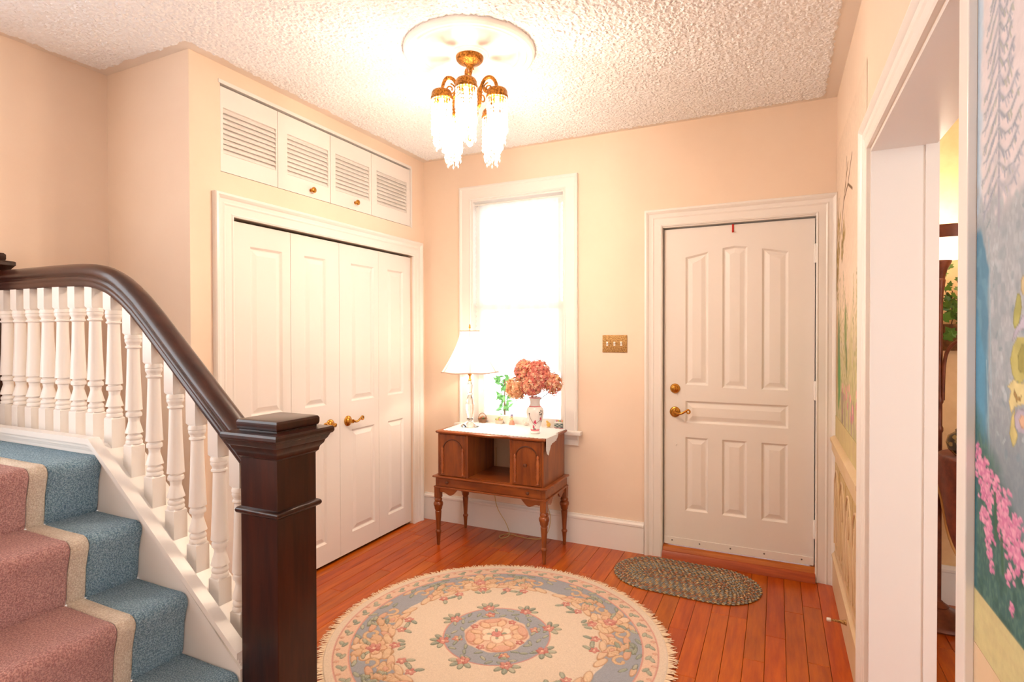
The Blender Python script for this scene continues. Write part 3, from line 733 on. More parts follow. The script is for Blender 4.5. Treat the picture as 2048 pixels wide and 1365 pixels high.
    for du in (0, 70, 140):
        for poly, c in POL:
            fill([(a + du, b + .02 * (du > 0)) for a, b in poly], c)
            p.line([(a + du, (b + .02 * (du > 0)) * S) for a, b in poly + poly[:1]], .9, tuple(int(x * .78) for x in c), .6)
    # pale stone band
    bm_ = 1 - sstep(0.978, 0.9805, Zg); p.mix(bm_, (206, 196, 146)); p.mix(bm_ * sstep(.45, .75, vnoise(U * .05, Zg * 160, 8)) * .5, (198, 184, 140)); 
    V = np.stack([np.full(Yg.shape, XR - 0.0012), Yg, Zg], -1).reshape(-1, 3)
    o = obj('mural_painting', grid_mesh('mural_painting', V, len(ys), len(zs)), 'mural', wall_right); colorize(o, p.C.reshape(-1, 3))
    o['label'] = 'painted garden mural with misty firs, blue hills and pink blossom'
mural_near()
struct('trim_12', MB().box(XR - 0.0013, XR - 0.0002, 0.55, OPN0 - 0.048, 0.0, 0.889), 'wainscot')

def mural_far():
    ys = np.arange(2.432, YB - 0.001, 0.0042); zs = np.arange(0.952, 2.42, 0.0042)
    Yg, Zg = np.meshgrid(ys, zs); u = YB - Yg          # u = metres from the back corner
    p = Paint(u, Zg, (226, 200, 178)); p.C[:] = np.array(WALLC) * 0.985
    rs = random.Random(9); n1 = vnoise(u * 30, Zg * 12, 4); n2 = vnoise(u * 60, Zg * 40, 5)
    gm = 1 - sstep(1.10, 1.62, Zg + .25 * (n1 - .5) - 0.1 * u); p.mix(gm * .85, (196, 188, 138)); p.mix(gm * sstep(.45, .7, n2) * .55, (168, 168, 112)); p.mix(gm * sstep(.5, .8, n1) * .5, (186, 176, 150))
    # golden branch
    for (u0, z0, du, dz) in ((0.02, 1.62, .05, .55), (0.06, 1.70, .08, .42), (0.30, 1.98, .25, .22)):
        p.line([(u0, z0), (u0 + du * .4, z0 + dz * .5), (u0 + du, z0 + dz)], 0.008, (126, 98, 50))
    p.line([(0.25, 1.92), (0.38, 2.06), (0.55, 2.10), (0.7, 2.2)], 0.008, (120, 92, 66)); p.line([(0.55, 2.10), (0.72, 2.04)], 0.007, (120, 92, 66)); p.line([(0.45, 2.08), (0.5, 2.24)], 0.006, (120, 92, 66))
    for k in range(150):
        a = rs.random(); c = rs.choice([(0.05 + .06 * a, 1.60 + .42 * a), (0.10 + .1 * a, 1.72 + .3 * a), (0.3 + .12 * a, 1.80 + .16 * a)])
        p.ell(c[0] + rs.gauss(0, .025), c[1] + rs.gauss(0, .02), .024, .009, rs.choice([(150, 124, 56), (176, 150, 72), (128, 104, 48)]), rs.uniform(.8, 2.2), .85)
    # delphinium spires
    for k in range(16):
        uu = rs.uniform(.05, 1.1); zt = rs.uniform(1.45, 1.75)
        for j in range(26):
            t = j / 25; p.ell(uu + rs.gauss(0, .012 + .02 * t), zt - .42 * t, .014 + .008 * t, .008, rs.choice([(170, 164, 110), (192, 182, 140), (150, 150, 104), (196, 180, 160)]), rs.uniform(0, 3), .8)
    # shrubs, trunk
    p.ell(.05, 1.28, .05, .26, (176, 134, 84), 0, .8); p.ell(.16, 1.30, .055, .20, (98, 134, 92), 0, .85); p.ell(.20, 1.17, .06, .12, (98, 158, 92), 0, .9); p.ell(.17, 1.06, .03, .06, (92, 150, 88), 0, .9)
    p.ell(.47, 1.42, .04, .12, (112, 140, 84), 0, .8); p.ell(.52, 1.28, .03, .07, (104, 124, 82), 0, .8)
    for k in range(40): p.ell(rs.uniform(.35, 1.1), rs.uniform(1.0, 1.16), .02, .018, rs.choice([(222, 152, 156), (214, 130, 150), (236, 178, 176)]), 0, .85)
    for k in range(14): 
        uu = rs.uniform(.25, 1.1); p.line([(uu, .96), (uu + rs.uniform(-.04, .04), 1.1)], .012, rs.choice([(150, 128, 124), (168, 146, 140), (132, 112, 106)]), .8)
    V = np.stack([np.full(Yg.shape, XR - 0.0012), Yg, Zg], -1).reshape(-1, 3)
    o = obj('mural_painting', grid_mesh('mural_painting', V, len(ys), len(zs)), 'mural', wall_right); colorize(o, p.C.reshape(-1, 3))
    o['label'] = 'painted mural of golden twigs and garden spires'
mural_far()
#@@PART2
# ------------------------------------------------------------------ staircase with carpet
RZ = 0.1962
st = thing('staircase', (-2.0, 0.7, 0), 'carpeted staircase with rose runner, cream stripe and blue border', 'staircase')
feet = {1: -1.243, 2: -1.471, 3: -1.700, 4: -1.930, 5: -2.157}
SY0, SY1 = 0.22, 1.149
def step_profile(nn):
    z = RZ * nn; zf = RZ * (nn - 1); xr = feet[nn]; xb = feet.get(nn + 1, XA + 0.001)
    pts = [(xr - 0.001, zf), (xr + 0.004, zf + 0.02), (xr + 0.010, z - 0.10), (xr + 0.020, z - 0.060), (xr + 0.0265, z - 0.040)]
    cx_, cz_, rr = xr - 0.001, z - 0.0285, 0.0285
    for i in range(9):
        a = R(-10 + 100 * i / 8); pts.append((cx_ + rr * math.cos(a), cz_ + rr * math.sin(a)))
    if nn < 5: pts += [(xr - 0.08, z - 0.001), (xb + 0.02, z), (xb - 0.001, z + 0.0)]
    else: pts += [(xr - 0.08, z - 0.001), (xr - 0.4, z), (xb, z)]
    return pts, (xb if nn == 5 else xb - 0.0), zf
for nn in range(1, 6):
    prof, xb, zf = step_profile(nn)
    stp = obj('step', MB().box(xb + (0.001 if nn == 5 else -0.0), feet[nn] - 0.004, SY0, SY1 - 0.002, 0 if nn == 1 else zf - 0.0, RZ * nn - 0.006), 'trim_white', st, None)
    for nm, y0, y1, m, puff in (('carpet_border', 0.9915, SY1, 'carpet_blue', 0.0), ('carpet_stripe', 0.9405, 0.9905, 'carpet_cream', 0.0015), ('carpet_runner', SY0, 0.9395, 'carpet_rose', 0.0)):
        q = MB(); rings = []
        ys_ = [y0, y0 + 0.004] + ([y0 + (y1 - y0) * k / 6 for k in range(1, 6)] if y1 - y0 > 0.06 else [(y0 + y1) / 2]) + [y1 - 0.004, y1]
        P_ = [Vector((a, b)) for a, b in prof]
        for kk, yy in enumerate(ys_):
            e_ = -0.004 if kk in (0, len(ys_) - 1) else puff
            ring = []
            for i, p in enumerate(P_):
                d = (P_[min(i + 1, len(P_) - 1)] - P_[max(i - 1, 0)]).normalized(); nrm = Vector((d.y, -d.x))
                if nrm.x < -0.1: nrm = -nrm
                ring.append((p.x + nrm.x * e_, yy, p.y + nrm.y * e_))
            rings.append(ring)
        q.loft(rings, closed=False, caps=False)
        obj(nm, q, m, stp, 60)
# white stringer wall the balusters stand on
def curb_z(x): return 1.012 if x < -2.19 else 1.012 - 0.815 * (x + 2.19)
def cap_z(x): return 1.038 if x < -2.185 else 1.038 - 0.770 * (x + 2.185)
obj('stringer', MB().prism([(XA + 0.001, 0), (-1.442, 0), (-1.442, curb_z(-1.442)), (-2.19, 1.012), (XA + 0.001, 1.012)], 'y', 1.150, 1.300), 'trim_white', st, None)
xs_ = [XA + 0.001, -2.185, -1.436]
def cap_strip(y0, y1, lo, hi): return MB().prism([(x, cap_z(x) - hi) for x in xs_] + [(x, cap_z(x) - lo) for x in xs_[::-1]], 'y', y0, y1)
obj('stringer_cap', cap_strip(1.134, 1.172, 0.0, 0.021), 'trim_white', st, None)
obj('stringer_cap', cap_strip(1.1405, 1.168, 0.0215, 0.034), 'trim_white', st, None)
obj('stringer_cap', cap_strip(1.1462, 1.160, 0.0345, 0.043), 'trim_white', st, None)

# ------------------------------------------------------------------ railing
rl = thing('stair_railing', (-1.365, 1.225, 0), 'dark mahogany handrail on white turned balusters with square newel post', 'railing')
NX, NY, NH = -1.3615, 1.2265, 0.0745
nw = obj('newel_post', MB().box(NX - NH, NX + NH, NY - NH, NY + NH, 0, 1.075, 0.0015), 'mahogany', rl, None)
def sq(r_, z): return [(NX - r_, NY - r_, z), (NX + r_, NY - r_, z), (NX + r_, NY + r_, z), (NX - r_, NY + r_, z)]
q = MB().loft([sq(NH, 1.040), sq(NH + .006, 1.046), sq(NH + .008, 1.056), sq(NH + .010, 1.060), sq(NH + .017, 1.068), sq(NH + .020, 1.078), sq(NH + .024, 1.082), sq(NH + .031, 1.096), sq(NH + .036, 1.098), sq(NH + .039, 1.104), sq(NH + .039, 1.112), sq(NH + .036, 1.118), sq(NH + .010, 1.121)])
obj('newel_cap', q, 'mahogany', nw, 25)
q = MB().loft([sq(NH + .002, 1.119), sq(NH + .002, 1.124), sq(NH + .006, 1.127), sq(NH + .008, 1.134), sq(NH + .008, 1.146), sq(NH + .005, 1.152), sq(NH - .003, 1.155)])
obj('newel_top_block', q, 'mahogany', nw, 25)
q = MB(); rg = []
for i in range(9):
    a = -PI / 2 + PI * i / 8; rg.append(sq(NH - .001 + 0.013 * math.cos(a), 0.884 + 0.0115 * math.sin(a)))
obj('newel_bead', q.loft(rg), 'mahogany', nw, 60)
# half newel at the landing wall
HX, HY = XA + 0.002, 1.190
def hq(r_, z): return [(HX, HY - r_, z), (HX + r_, HY - r_, z), (HX + r_, HY + r_, z), (HX, HY + r_, z)]
hw = obj('newel_post', MB().loft([hq(0.056, 1.012), hq(0.056, 1.68)]), 'mahogany', rl, None)
obj('newel_cap', MB().loft([hq(.056, 1.655), hq(.064, 1.668), hq(.068, 1.682), hq(.080, 1.700), hq(.084, 1.704), hq(.084, 1.718), hq(.080, 1.722), hq(.058, 1.726), hq(.060, 1.732), hq(.060, 1.750), hq(.054, 1.757)]), 'mahogany', hw, 25)
# handrail swept along the level run, the easing and the slope
top = [(-3.062, 1.679), (-2.80, 1.677), (-2.55, 1.676), (-2.42, 1.674), (-2.355, 1.672), (-2.295, 1.667), (-2.245, 1.6595), (-2.20, 1.648), (-2.155, 1.632), (-2.11, 1.611), (-2.06, 1.582), (-2.00, 1.541), (-1.93, 1.484), (-1.80, 1.372), (-1.62, 1.216), (-1.434, 1.056)]
RP = [(0.0, 0.0), (0.012, -0.001), (0.022, -0.005), (0.030, -0.012), (0.035, -0.022), (0.036, -0.032), (0.033, -0.040), (0.027, -0.044), (0.0255, -0.048), (0.029, -0.053), (0.030, -0.060), (0.026, -0.065), (0.025, -0.069), (0.026, -0.072), (0.026, -0.084), (0.022, -0.088), (0.0, -0.088)]
full = RP + [(-a, b) for a, b in RP[::-1][1:-1]]
rings = []; RYC = 1.2265
rail_line = []
for i, (x, z) in enumerate(top):
    d = Vector((top[min(i + 1, len(top) - 1)][0] - top[max(i - 1, 0)][0], top[min(i + 1, len(top) - 1)][1] - top[max(i - 1, 0)][1])).normalized()
    nv = Vector((-d.y, d.x))
    if nv.y < 0: nv = -nv
    if i == 0: nv = Vector((0, 1))
    rings.append([(x + nv.x * b, RYC + a, z + nv.y * b) for a, b in full]); rail_line.append((x + nv.x * -0.05, z + nv.y * -0.05))
obj('handrail', MB().loft(rings), 'mahogany_rail', rl, 50)
def rail_z(x):
    for (a, za), (b, zb) in zip(rail_line[:-1], rail_line[1:]):
        if a <= x <= b: return za + (zb - za) * (x - a) / (b - a)
    return rail_line[-1][1] if x > rail_line[-1][0] else rail_line[0][1]
BP = [(0.0, 43), (0.02, 47), (0.035, 47), (0.04, 44), (0.06, 46), (0.07, 43), (0.085, 37), (0.10, 36), (0.105, 42), (0.118, 43), (0.125, 36), (0.13, 33), (0.40, 38), (0.65, 45), (0.69, 47), (0.695, 34), (0.705, 34),
      (0.715, 42), (0.735, 44), (0.75, 42), (0.755, 33), (0.79, 30), (0.80, 31), (0.84, 38), (0.90, 49), (0.905, 34), (0.92, 35), (0.93, 42), (0.945, 45), (0.96, 43), (0.965, 40), (0.98, 46), (1.0, 45)]
bx = [-1.529, -1.628, -1.735, -1.846, -1.960, -2.075, -2.190, -2.306, -2.418, -2.523, -2.629, -2.733, -2.836, -2.938]
hb = 0.0235
for x in bx:
    zu = 1.504 if x < -2.2 else 1.504 - 0.004 - 0.880 * (x + 2.185)
    if -2.25 < x < -2.15: zu = 1.492
    zl = zu - 0.388
    zr = rail_z(x); zc = min(curb_z(x - hb), curb_z(x + hb)) - 0.003
    q = MB()
    # one continuous turned baluster: square foot, turning, square head
    q.box(x - hb, x + hb, RYC - hb, RYC + hb, zc, zl - 0.006)
    q.loft([[(x - hb, RYC - hb, zl - 0.006), (x + hb, RYC - hb, zl - 0.006), (x + hb, RYC + hb, zl - 0.006), (x - hb, RYC + hb, zl - 0.006)],
            [(x - hb * .8, RYC - hb * .8, zl), (x + hb * .8, RYC - hb * .8, zl), (x + hb * .8, RYC + hb * .8, zl), (x - hb * .8, RYC + hb * .8, zl)]])
    q.lathe([(0.000575 * r_, 0.388 * (1 - t)) for t, r_ in BP][::-1], (x, RYC, zl), 20)
    q.loft([[(x - hb * .8, RYC - hb * .8, zu), (x + hb * .8, RYC - hb * .8, zu), (x + hb * .8, RYC + hb * .8, zu), (x - hb * .8, RYC + hb * .8, zu)],
            [(x - hb, RYC - hb, zu + .007), (x + hb, RYC - hb, zu + .007), (x + hb, RYC + hb, zu + .007), (x - hb, RYC + hb, zu + .007)],
            [(x - hb, RYC - hb, zr + hb * (0.85 if x > -2.2 else 0)), (x + hb, RYC - hb, zr - hb * (0.85 if x > -2.2 else 0)), (x + hb, RYC + hb, zr - hb * (0.85 if x > -2.2 else 0)), (x - hb, RYC + hb, zr + hb * (0.85 if x > -2.2 else 0))]])
    obj('baluster', q, 'trim_white', rl, 40)

# ------------------------------------------------------------------ ceiling medallion and chandelier
CX, CY = -1.286, 2.268
md = obj('ceiling_medallion', MB().lathe([(0.0, -0.020), (0.050, -0.022), (0.062, -0.030), (0.070, -0.028), (0.078, -0.020), (0.084, -0.022), (0.090, -0.016), (0.215, -0.014), (0.226, -0.020), (0.238, -0.016), (0.248, -0.026), (0.262, -0.028), (0.268, -0.022), (0.276, -0.030), (0.290, -0.032), (0.300, -0.024), (0.303, 0.0)], (CX, CY, ZC - 0.0), 96, caps=False), 'plaster', None, 30)
tag(md, 'round white plaster medallion with moulded rim above the chandelier', 'ceiling medallion')
ch = thing('chandelier', (CX, CY, ZC - 0.03), 'antique brass chandelier with five crystal-strand shades, lit', 'chandelier')
obj('canopy', MB().lathe([(0.010, -0.092), (0.013, -0.082), (0.018, -0.070), (0.030, -0.062), (0.046, -0.056), (0.056, -0.050), (0.062, -0.043), (0.064, -0.034), (0.064, -0.022)], (CX, CY, ZC), 32), 'brass_antique', ch, 50)
obj('down_rod', MB().lathe([(0.010, -0.26), (0.013, -0.20), (0.009, -0.17), (0.009, -0.11), (0.014, -0.09)], (CX, CY, ZC), 16), 'brass_antique', ch, 50)
obj('hub', MB().lathe([(0.002, -0.42), (0.012, -0.405), (0.018, -0.385), (0.010, -0.36), (0.014, -0.33), (0.034, -0.31), (0.042, -0.29), (0.036, -0.27), (0.020, -0.255), (0.012, -0.24)], (CX, CY, ZC), 24), 'brass_antique', ch, 50)
obj('switch_chain', MB().tube([(CX + 0.035, CY - 0.03, ZC - 0.05), (CX + 0.037, CY - 0.031, ZC - 0.085), (CX + 0.036, CY - 0.032, ZC - 0.10)], 0.0022, 6).ico((CX + 0.036, CY - 0.032, ZC - 0.104), 0.005), 'brass_antique', ch)
ZCR = 2.498; RA = 0.134
def strand(mb, x, y, z0, z1, jit):
    z = z0; k = 0
    while z > z1:
        L_ = 0.016; r_ = 0.0034 + 0.0014 * (k % 3 == 0)
        if z - L_ < z1: L_ = 0.022; r_ = 0.0048
        a0 = jit.random() * PI
        vs = [(x, y, z)] + [(x + r_ * math.cos(a0 + PI / 2 * i), y + r_ * math.sin(a0 + PI / 2 * i), z - L_ * 0.45) for i in range(4)] + [(x, y, z - L_)]
        mb.add(vs, [(0, 1, 2), (0, 2, 3), (0, 3, 4), (0, 4, 1), (5, 2, 1), (5, 3, 2), (5, 4, 3), (5, 1, 4)])
        z -= L_ + 0.0006; k += 1
for k in range(5):
    a = R(-66.6 + 72 * k); dx, dy = math.cos(a), math.sin(a); RA, ZCR = [(0.142, 2.500), (0.136, 2.497), (0.160, 2.470), (0.166, 2.470), (0.130, 2.494)][k]; sx, sy = CX + RA * dx, CY + RA * dy
    ctrl = [(0.020, 2.440), (0.045, 2.452), (0.052, 2.490), (0.056, 2.535), (0.075, 2.572), (0.103, 2.578), (RA - 0.010, 2.556), (RA, ZCR + 0.024)]
    pts = smooth([(CX + r_ * dx, CY + r_ * dy, z_) for r_, z_ in ctrl], 5)
    arm = obj('arm', MB().tube(pts, 0.0082, 10), 'brass_antique', ch, 60)
    sc_ = []
    for i in range(30):
        t = i / 29; ang = 2 * PI * 1.35 * t; rr = 0.026 * (1 - 0.72 * t)
        sc_.append((CX + (0.092 + rr * math.cos(ang + PI * .5)) * dx, CY + (0.088 + rr * math.cos(ang + PI * .5)) * dy, 2.528 + rr * math.sin(ang + PI * .5)))
    obj('scroll', MB().tube(sc_, 0.0036, 6), 'brass_antique', arm, 60)
    crown = obj('crown', MB().lathe([(0.006, 0.030), (0.012, 0.028), (0.030, 0.024), (0.042, 0.018), (0.046, 0.010), (0.0475, 0.004), (0.0470, -0.004), (0.0500, -0.010), (0.0505, -0.018), (0.0485, -0.022), (0.0450, -0.018), (0.0440, 0.0), (0.028, 0.012), (0.006, 0.016)], (sx, sy, ZCR), 32, caps=False), 'brass_antique', ch, 40)
    j = random.Random(k + 40); cr = MB()
    for i in range(20):
        b_ = 2 * PI * i / 20; strand(cr, sx + 0.0455 * math.cos(b_), sy + 0.0455 * math.sin(b_), ZCR - 0.012, ZCR - 0.150 - 0.014 * (i % 2), j)
    for i in range(15):
        b_ = 2 * PI * (i + .5) / 15; strand(cr, sx + 0.037 * math.cos(b_), sy + 0.037 * math.sin(b_), ZCR - 0.060, ZCR - 0.205 - 0.014 * (i % 2), j)
    for i in range(10):
        b_ = 2 * PI * (i + .25) / 10; strand(cr, sx + 0.026 * math.cos(b_), sy + 0.026 * math.sin(b_), ZCR - 0.10, ZCR - 0.225 - 0.012 * (i % 2), j)
    obj('crystal_strands', cr, 'crystal', crown, None, kind='stuff')
    obj('bulb', MB().lathe([(0.003, -0.158), (0.009, -0.145), (0.015, -0.122), (0.014, -0.100), (0.009, -0.080), (0.009, -0.015)], (sx, sy, ZCR), 14), 'bulb', crown, 60)
    ld = bpy.data.lights.new('bulb_light', 'POINT'); ld.energy = BULB_W; ld.color = WARM; ld.shadow_soft_size = 0.018
    lo = bpy.data.objects.new('bulb_light', ld); COL.objects.link(lo); lo.parent = ch; lo.location = Vector((sx, sy, ZCR - 0.165)) - ch.location
fin = MB(); j = random.Random(3)
for i in range(12):
    b_ = 2 * PI * i / 12; strand(fin, CX + 0.028 * math.cos(b_), CY + 0.028 * math.sin(b_), 2.40, 2.315, j)
fin.ico((CX, CY, 2.285), 0.014, 1)
obj('crystal_strands', fin, 'crystal', ch, None, kind='stuff')

# ------------------------------------------------------------------ rug
RX, RY = -1.170, 2.302
def make_rug():
    nr, na = 250, 1100
    rr = np.linspace(0.0008, 0.770, nr); aa = np.linspace(0, 2 * PI, na, endpoint=False)
    A, Rr = np.meshgrid(aa, rr); Xg = Rr * np.cos(A); Yg = Rr * np.sin(A)
    cream = (236, 214, 188); blue = (160, 168, 184); peach = (240, 200, 170); tan = (226, 188, 148); green = (166,176,156); rose = (228, 150, 136); gold = (222, 178, 124)
    p = Paint(Xg, Yg, cream); Hh = np.ones(Xg.shape) * 0.010
    rs = random.Random(12)
    th0 = R(36.5)
    def ringmask(r0, r1, s=0.003): return sstep(r0 - s, r0 + s, Rr) * (1 - sstep(r1 - s, r1 + s, Rr))
    def groove(r0, wd=0.0035, d=0.003): 
        nonlocal Hh
        Hh -= d * np.exp(-((Rr - r0) / wd) ** 2)
    n1 = vnoise(Xg * 120 + 90, Yg * 120 + 90, 1)
    p.mix(ringmask(0.660, 0.728), peach); p.mix(ringmask(0.657, 0.664), rose); p.mix(ringmask(0.724, 0.730), rose)
    inner = 0.497 + 0.020 * np.cos(8 * (A - th0)) + 0.006 * np.cos(24 * A + 1)
    p.mix(sstep(-.003, .003, Rr - inner) * (1 - sstep(.655, .659, Rr)), blue)
    p.mix(ringmask(0.148, 0.246), blue); p.mix(ringmask(0.243, 0.250, .002), rose)
    groove(0.246); groove(0.660); groove(0.727); 
    def petal(u, v, a, b, col, rot, edge=None, lift=0.0022):
        nonlocal Hh
        ca, sa = math.cos(rot), math.sin(rot); sel = (abs(Xg - u) < a * 1.5 + b) & (abs(Yg - v) < a * 1.5 + b)
        if not sel.any(): return
        du = Xg[sel] - u; dv = Yg[sel] - v; d = np.sqrt(((du * ca + dv * sa) / a) ** 2 + ((-du * sa + dv * ca) / b) ** 2)
        if edge is not None:
            m = 1 - sstep(1.04, 1.22, d); p.C[sel] += m[:, None] * (np.array(lin(edge)) - p.C[sel])
        m = 1 - sstep(.86, 1.0, d); p.C[sel] += m[:, None] * (np.array(lin(col)) - p.C[sel])
        Hh[sel] += lift * (1 - sstep(.5, 1.0, d)) - 0.0028 * np.exp(-((d - 1.1) / .12) ** 2)
    def leaf(u, v, L, W, rot):
        c = rs.choice([(166, 176, 154), (180, 186, 162), (154, 166, 150), (190, 190, 164)])
        petal(u, v, L, W, c, rot, (128, 134, 112)); p.line([(u - .8 * L * math.cos(rot), v - .8 * L * math.sin(rot)), (u + .8 * L * math.cos(rot), v + .8 * L * math.sin(rot))], .0012, (200, 200, 170), .6)
    def flower(u, v, s, col=rose, rot=0.0):
        for k in range(5):
            a = rot + 2 * PI * k / 5; petal(u + .62 * s * math.cos(a), v + .62 * s * math.sin(a), .52 * s, .42 * s, rs.choice([col, (232, 152, 134), (222, 128, 114)]), a, (206, 104, 92))
        petal(u, v, .3 * s, .3 * s, (250, 212, 180), 0)
    def scroll(u, v, s, rot, col, fl=1):
        pts = []
        for i in range(22):
            t = i / 21; a = rot + fl * t * 5.2; r_ = s * (1 - .72 * t); pts.append((u + r_ * math.cos(a), v + r_ * math.sin(a)))
        p.line(pts, s * .20, (204, 150, 98)); p.line(pts, s * .15, col)
        for q in pts[::3]: petal(q[0], q[1], s * .16, s * .16, col, 0, None, .0012)
    # centre
    p.mix((1 - sstep(.140, .150, Rr + .010 * np.cos(8 * (A - th0)))), peach)
    for k in range(4):
        a = th0 + k * PI / 2; c, s_ = math.cos(a), math.sin(a)
        petal(.108 * c, .108 * s_, .034, .062, (240, 198, 160), a, (218, 150, 122)); petal(.122 * c, .122 * s_, .020, .040, (238, 178, 148), a, (224, 154, 126)); 
        for sgn in (-1, 1): petal(.098 * math.cos(a + sgn * .42), .098 * math.sin(a + sgn * .42), .026, .018, (246, 202, 160), a + sgn * .6, (216, 160, 110))
        flower(.128 * math.cos(a + PI / 4), .128 * math.sin(a + PI / 4), .017, rose, a)
        flower(.182 * c, .182 * s_, .022, (236, 170, 126), a)
    for sgn in range(6):
        a = sgn * PI / 3; petal(.040 * math.cos(a), .040 * math.sin(a), .036, .030, (250, 226, 196), a, (232, 176, 140))
    petal(0, 0, .024, .022, (236, 146, 134), 0, (222, 120, 110)); 
    for k in range(4): leaf(.034 * math.cos(k * PI / 2 + .5), .034 * math.sin(k * PI / 2 + .5), .012, .006, k * PI / 2 + .5)
    for k in range(40):
        a = 2 * PI * k / 40 + rs.uniform(-.03, .03); r_ = (0.170, 0.200, 0.226)[k % 3]; leaf(r_ * math.cos(a), r_ * math.sin(a), .018, .0075, a + rs.choice([.9, -.9, 1.3]))
    for k in range(8):
        a = th0 + k * PI / 4; u, v = .246 * math.cos(a), .252 * math.sin(a); 
        for dd in (-1.1, -.35, .4, 1.15): leaf(u + .040 * math.cos(a + dd), v + .040 * math.sin(a + dd), .021, .0115, a + dd)
        leaf(u - .03 * math.cos(a + .8), v - .03 * math.sin(a + .8), .016, .008, a + .8)
        flower(u, v, .025, rose, a)
    # broad garland
    for k in range(8):
        a = th0 + k * PI / 4
        if k % 2 == 0:
            u, v = .555 * math.cos(a), .555 * math.sin(a)
            for j_ in range(9):
                b = 2 * PI * j_ / 9; petal(u + .066 * math.cos(b), v + .066 * math.sin(b), .036, .026, rs.choice([(238, 198, 150), (232, 186, 140), (244, 208, 170)]), b, (206, 150, 96))
            for j_ in range(6):
                b = 2 * PI * j_ / 6 + .3; petal(u + .034 * math.cos(b), v + .034 * math.sin(b), .026, .02, (242, 196, 152), b, (212, 150, 104))
            flower(u, v, .030, rose, a); leaf(u + .05 * math.cos(a + 1), v + .05 * math.sin(a + 1), .018, .008, a + 1); leaf(u + .05 * math.cos(a - 1), v + .05 * math.sin(a - 1), .018, .008, a - 1)
            u2_, v2_ = .462 * math.cos(a), .462 * math.sin(a)
            for sg in (-1, 0, 1): leaf(.435 * math.cos(a + sg * .07), .435 * math.sin(a + sg * .07), .018, .010, a + PI + sg * .7)
            flower(u2_, v2_, .022, rose, a)
        for sg in (-1, 1):
            b = a + sg * .20; scroll(.575 * math.cos(b), .575 * math.sin(b), .042, b + 1, (236, 194, 140), sg)
            b = a + sg * .31; petal(.540 * math.cos(b), .540 * math.sin(b), .046, .017, (238, 198, 152), b + sg * 1.1, (206, 150, 98)); petal(.595 * math.cos(b), .595 * math.sin(b), .042, .015, (232, 176, 138), b + sg * 1.5, (206, 146, 100))
            b = a + sg * .26; petal(.495 * math.cos(b), .495 * math.sin(b), .050, .016, (240, 200, 158), b + sg * 1.3, (208, 152, 104)); petal(.515 * math.cos(b + .06), .515 * math.sin(b + .06), .034, .014, (236, 178, 146), b + sg * .7, (208, 140, 104))
            b = a + sg * .36; leaf(.625 * math.cos(b), .625 * math.sin(b), .026, .010, b + sg * 1.3); leaf(.60 * math.cos(b), .60 * math.sin(b), .024, .010, b + sg * .6)
            b = a + sg * .12; petal(.50 * math.cos(b), .50 * math.sin(b), .040, .017, (240, 204, 160), b + sg * 1.2, (210, 156, 108)); petal(.64 * math.cos(b), .64 * math.sin(b), .034, .012, (236, 192, 150), b + 1.57, (206, 150, 98))
            b = a + sg * .345; scroll(.535 * math.cos(b), .535 * math.sin(b), .036, b - 1, (240, 196, 150), -sg)
            b = a + sg * .39; petal(.575 * math.cos(b), .575 * math.sin(b), .038, .016, (234, 188, 144), b + sg * .9, (206, 150, 98))
            b = a + sg * .38; petal(.487 * math.cos(b), .487 * math.sin(b), .040, .015, (242, 206, 166), b + sg * 1.7, (212, 160, 112))
            for rr_, db in ((.64, .17), (.615, .44), (.55, .42), (.645, .30), (.60, .10)): b = a + sg * db; leaf(rr_ * math.cos(b), rr_ * math.sin(b), .022, .009, b + sg * rs.uniform(.5, 2.0))
            b = a + sg * .29; flower(.452 * math.cos(b), .452 * math.sin(b), .021, rose, b)
            leaf(.418 * math.cos(b + .03), .418 * math.sin(b + .03), .020, .010, b + 2.6); leaf(.44 * math.cos(b + sg * .085), .44 * math.sin(b + sg * .085), .020, .010, b + sg * 1.7)
    for k in range(46):
        a = 2 * PI * k / 46; leaf(.700 * math.cos(a), .700 * math.sin(a), .019, .009, a + PI / 2 + .6); leaf(.684 * math.cos(a + .02), .684 * math.sin(a + .02), .017, .009, a + PI / 2 - .5)
        petal(.712 * math.cos(a + .07), .712 * math.sin(a + .07), .011, .008, (236, 176, 146), a, (214, 150, 120))
    Hh += 0.0006 * n1
    Hh *= 1 - sstep(.762, .770, Rr)
    Hh += 0.001
    p.C *= (0.95 + 0.10 * vnoise(Xg * 260 + 50, Yg * 260 + 50, 6))[..., None]
    lum = p.C.mean(-1, keepdims=True); p.C = p.C * 0.74 + 0.26 * lum * np.array([1.05, 0.99, 0.93])
    V = np.stack([Xg, Yg, Hh], -1).reshape(-1, 3)
    rug = thing('round_rug', (RX, RY, 0.0), 'round cream wool rug with carved floral pattern, blue rings and fringe', 'rug')
    o = obj('rug_pile', grid_mesh('rug_pile', V, na, nr, closed_u=True), 'wool', rug); colorize(o, p.C.reshape(-1, 3))
    fr = MB()
    for i in range(760):
        a = 2 * PI * i / 760 + rs.uniform(-.003, .003); c, s_ = math.cos(a), math.sin(a); tx, ty = -s_, c
        L_ = rs.uniform(.024, .046); bend = rs.gauss(0, .012); w_ = .0034
        z1, z2 = rs.uniform(.003, .007), rs.uniform(.0015, .004)
        p0 = (RX + .764 * c, RY + .764 * s_); p1 = (RX + (.768 + L_ * .5) * c + bend * .3 * tx, RY + (.768 + L_ * .5) * s_ + bend * .3 * ty); p2 = (RX + (.768 + L_) * c + bend * tx, RY + (.768 + L_) * s_ + bend * ty)
        vs = []
        for (q, z, ww) in ((p0, .006, w_), (p1, z1, w_), (p2, z2, w_ * .35)):
            vs += [(q[0] - tx * ww, q[1] - ty * ww, z), (q[0] + tx * ww, q[1] + ty * ww, z), (q[0], q[1], z - .0013)]
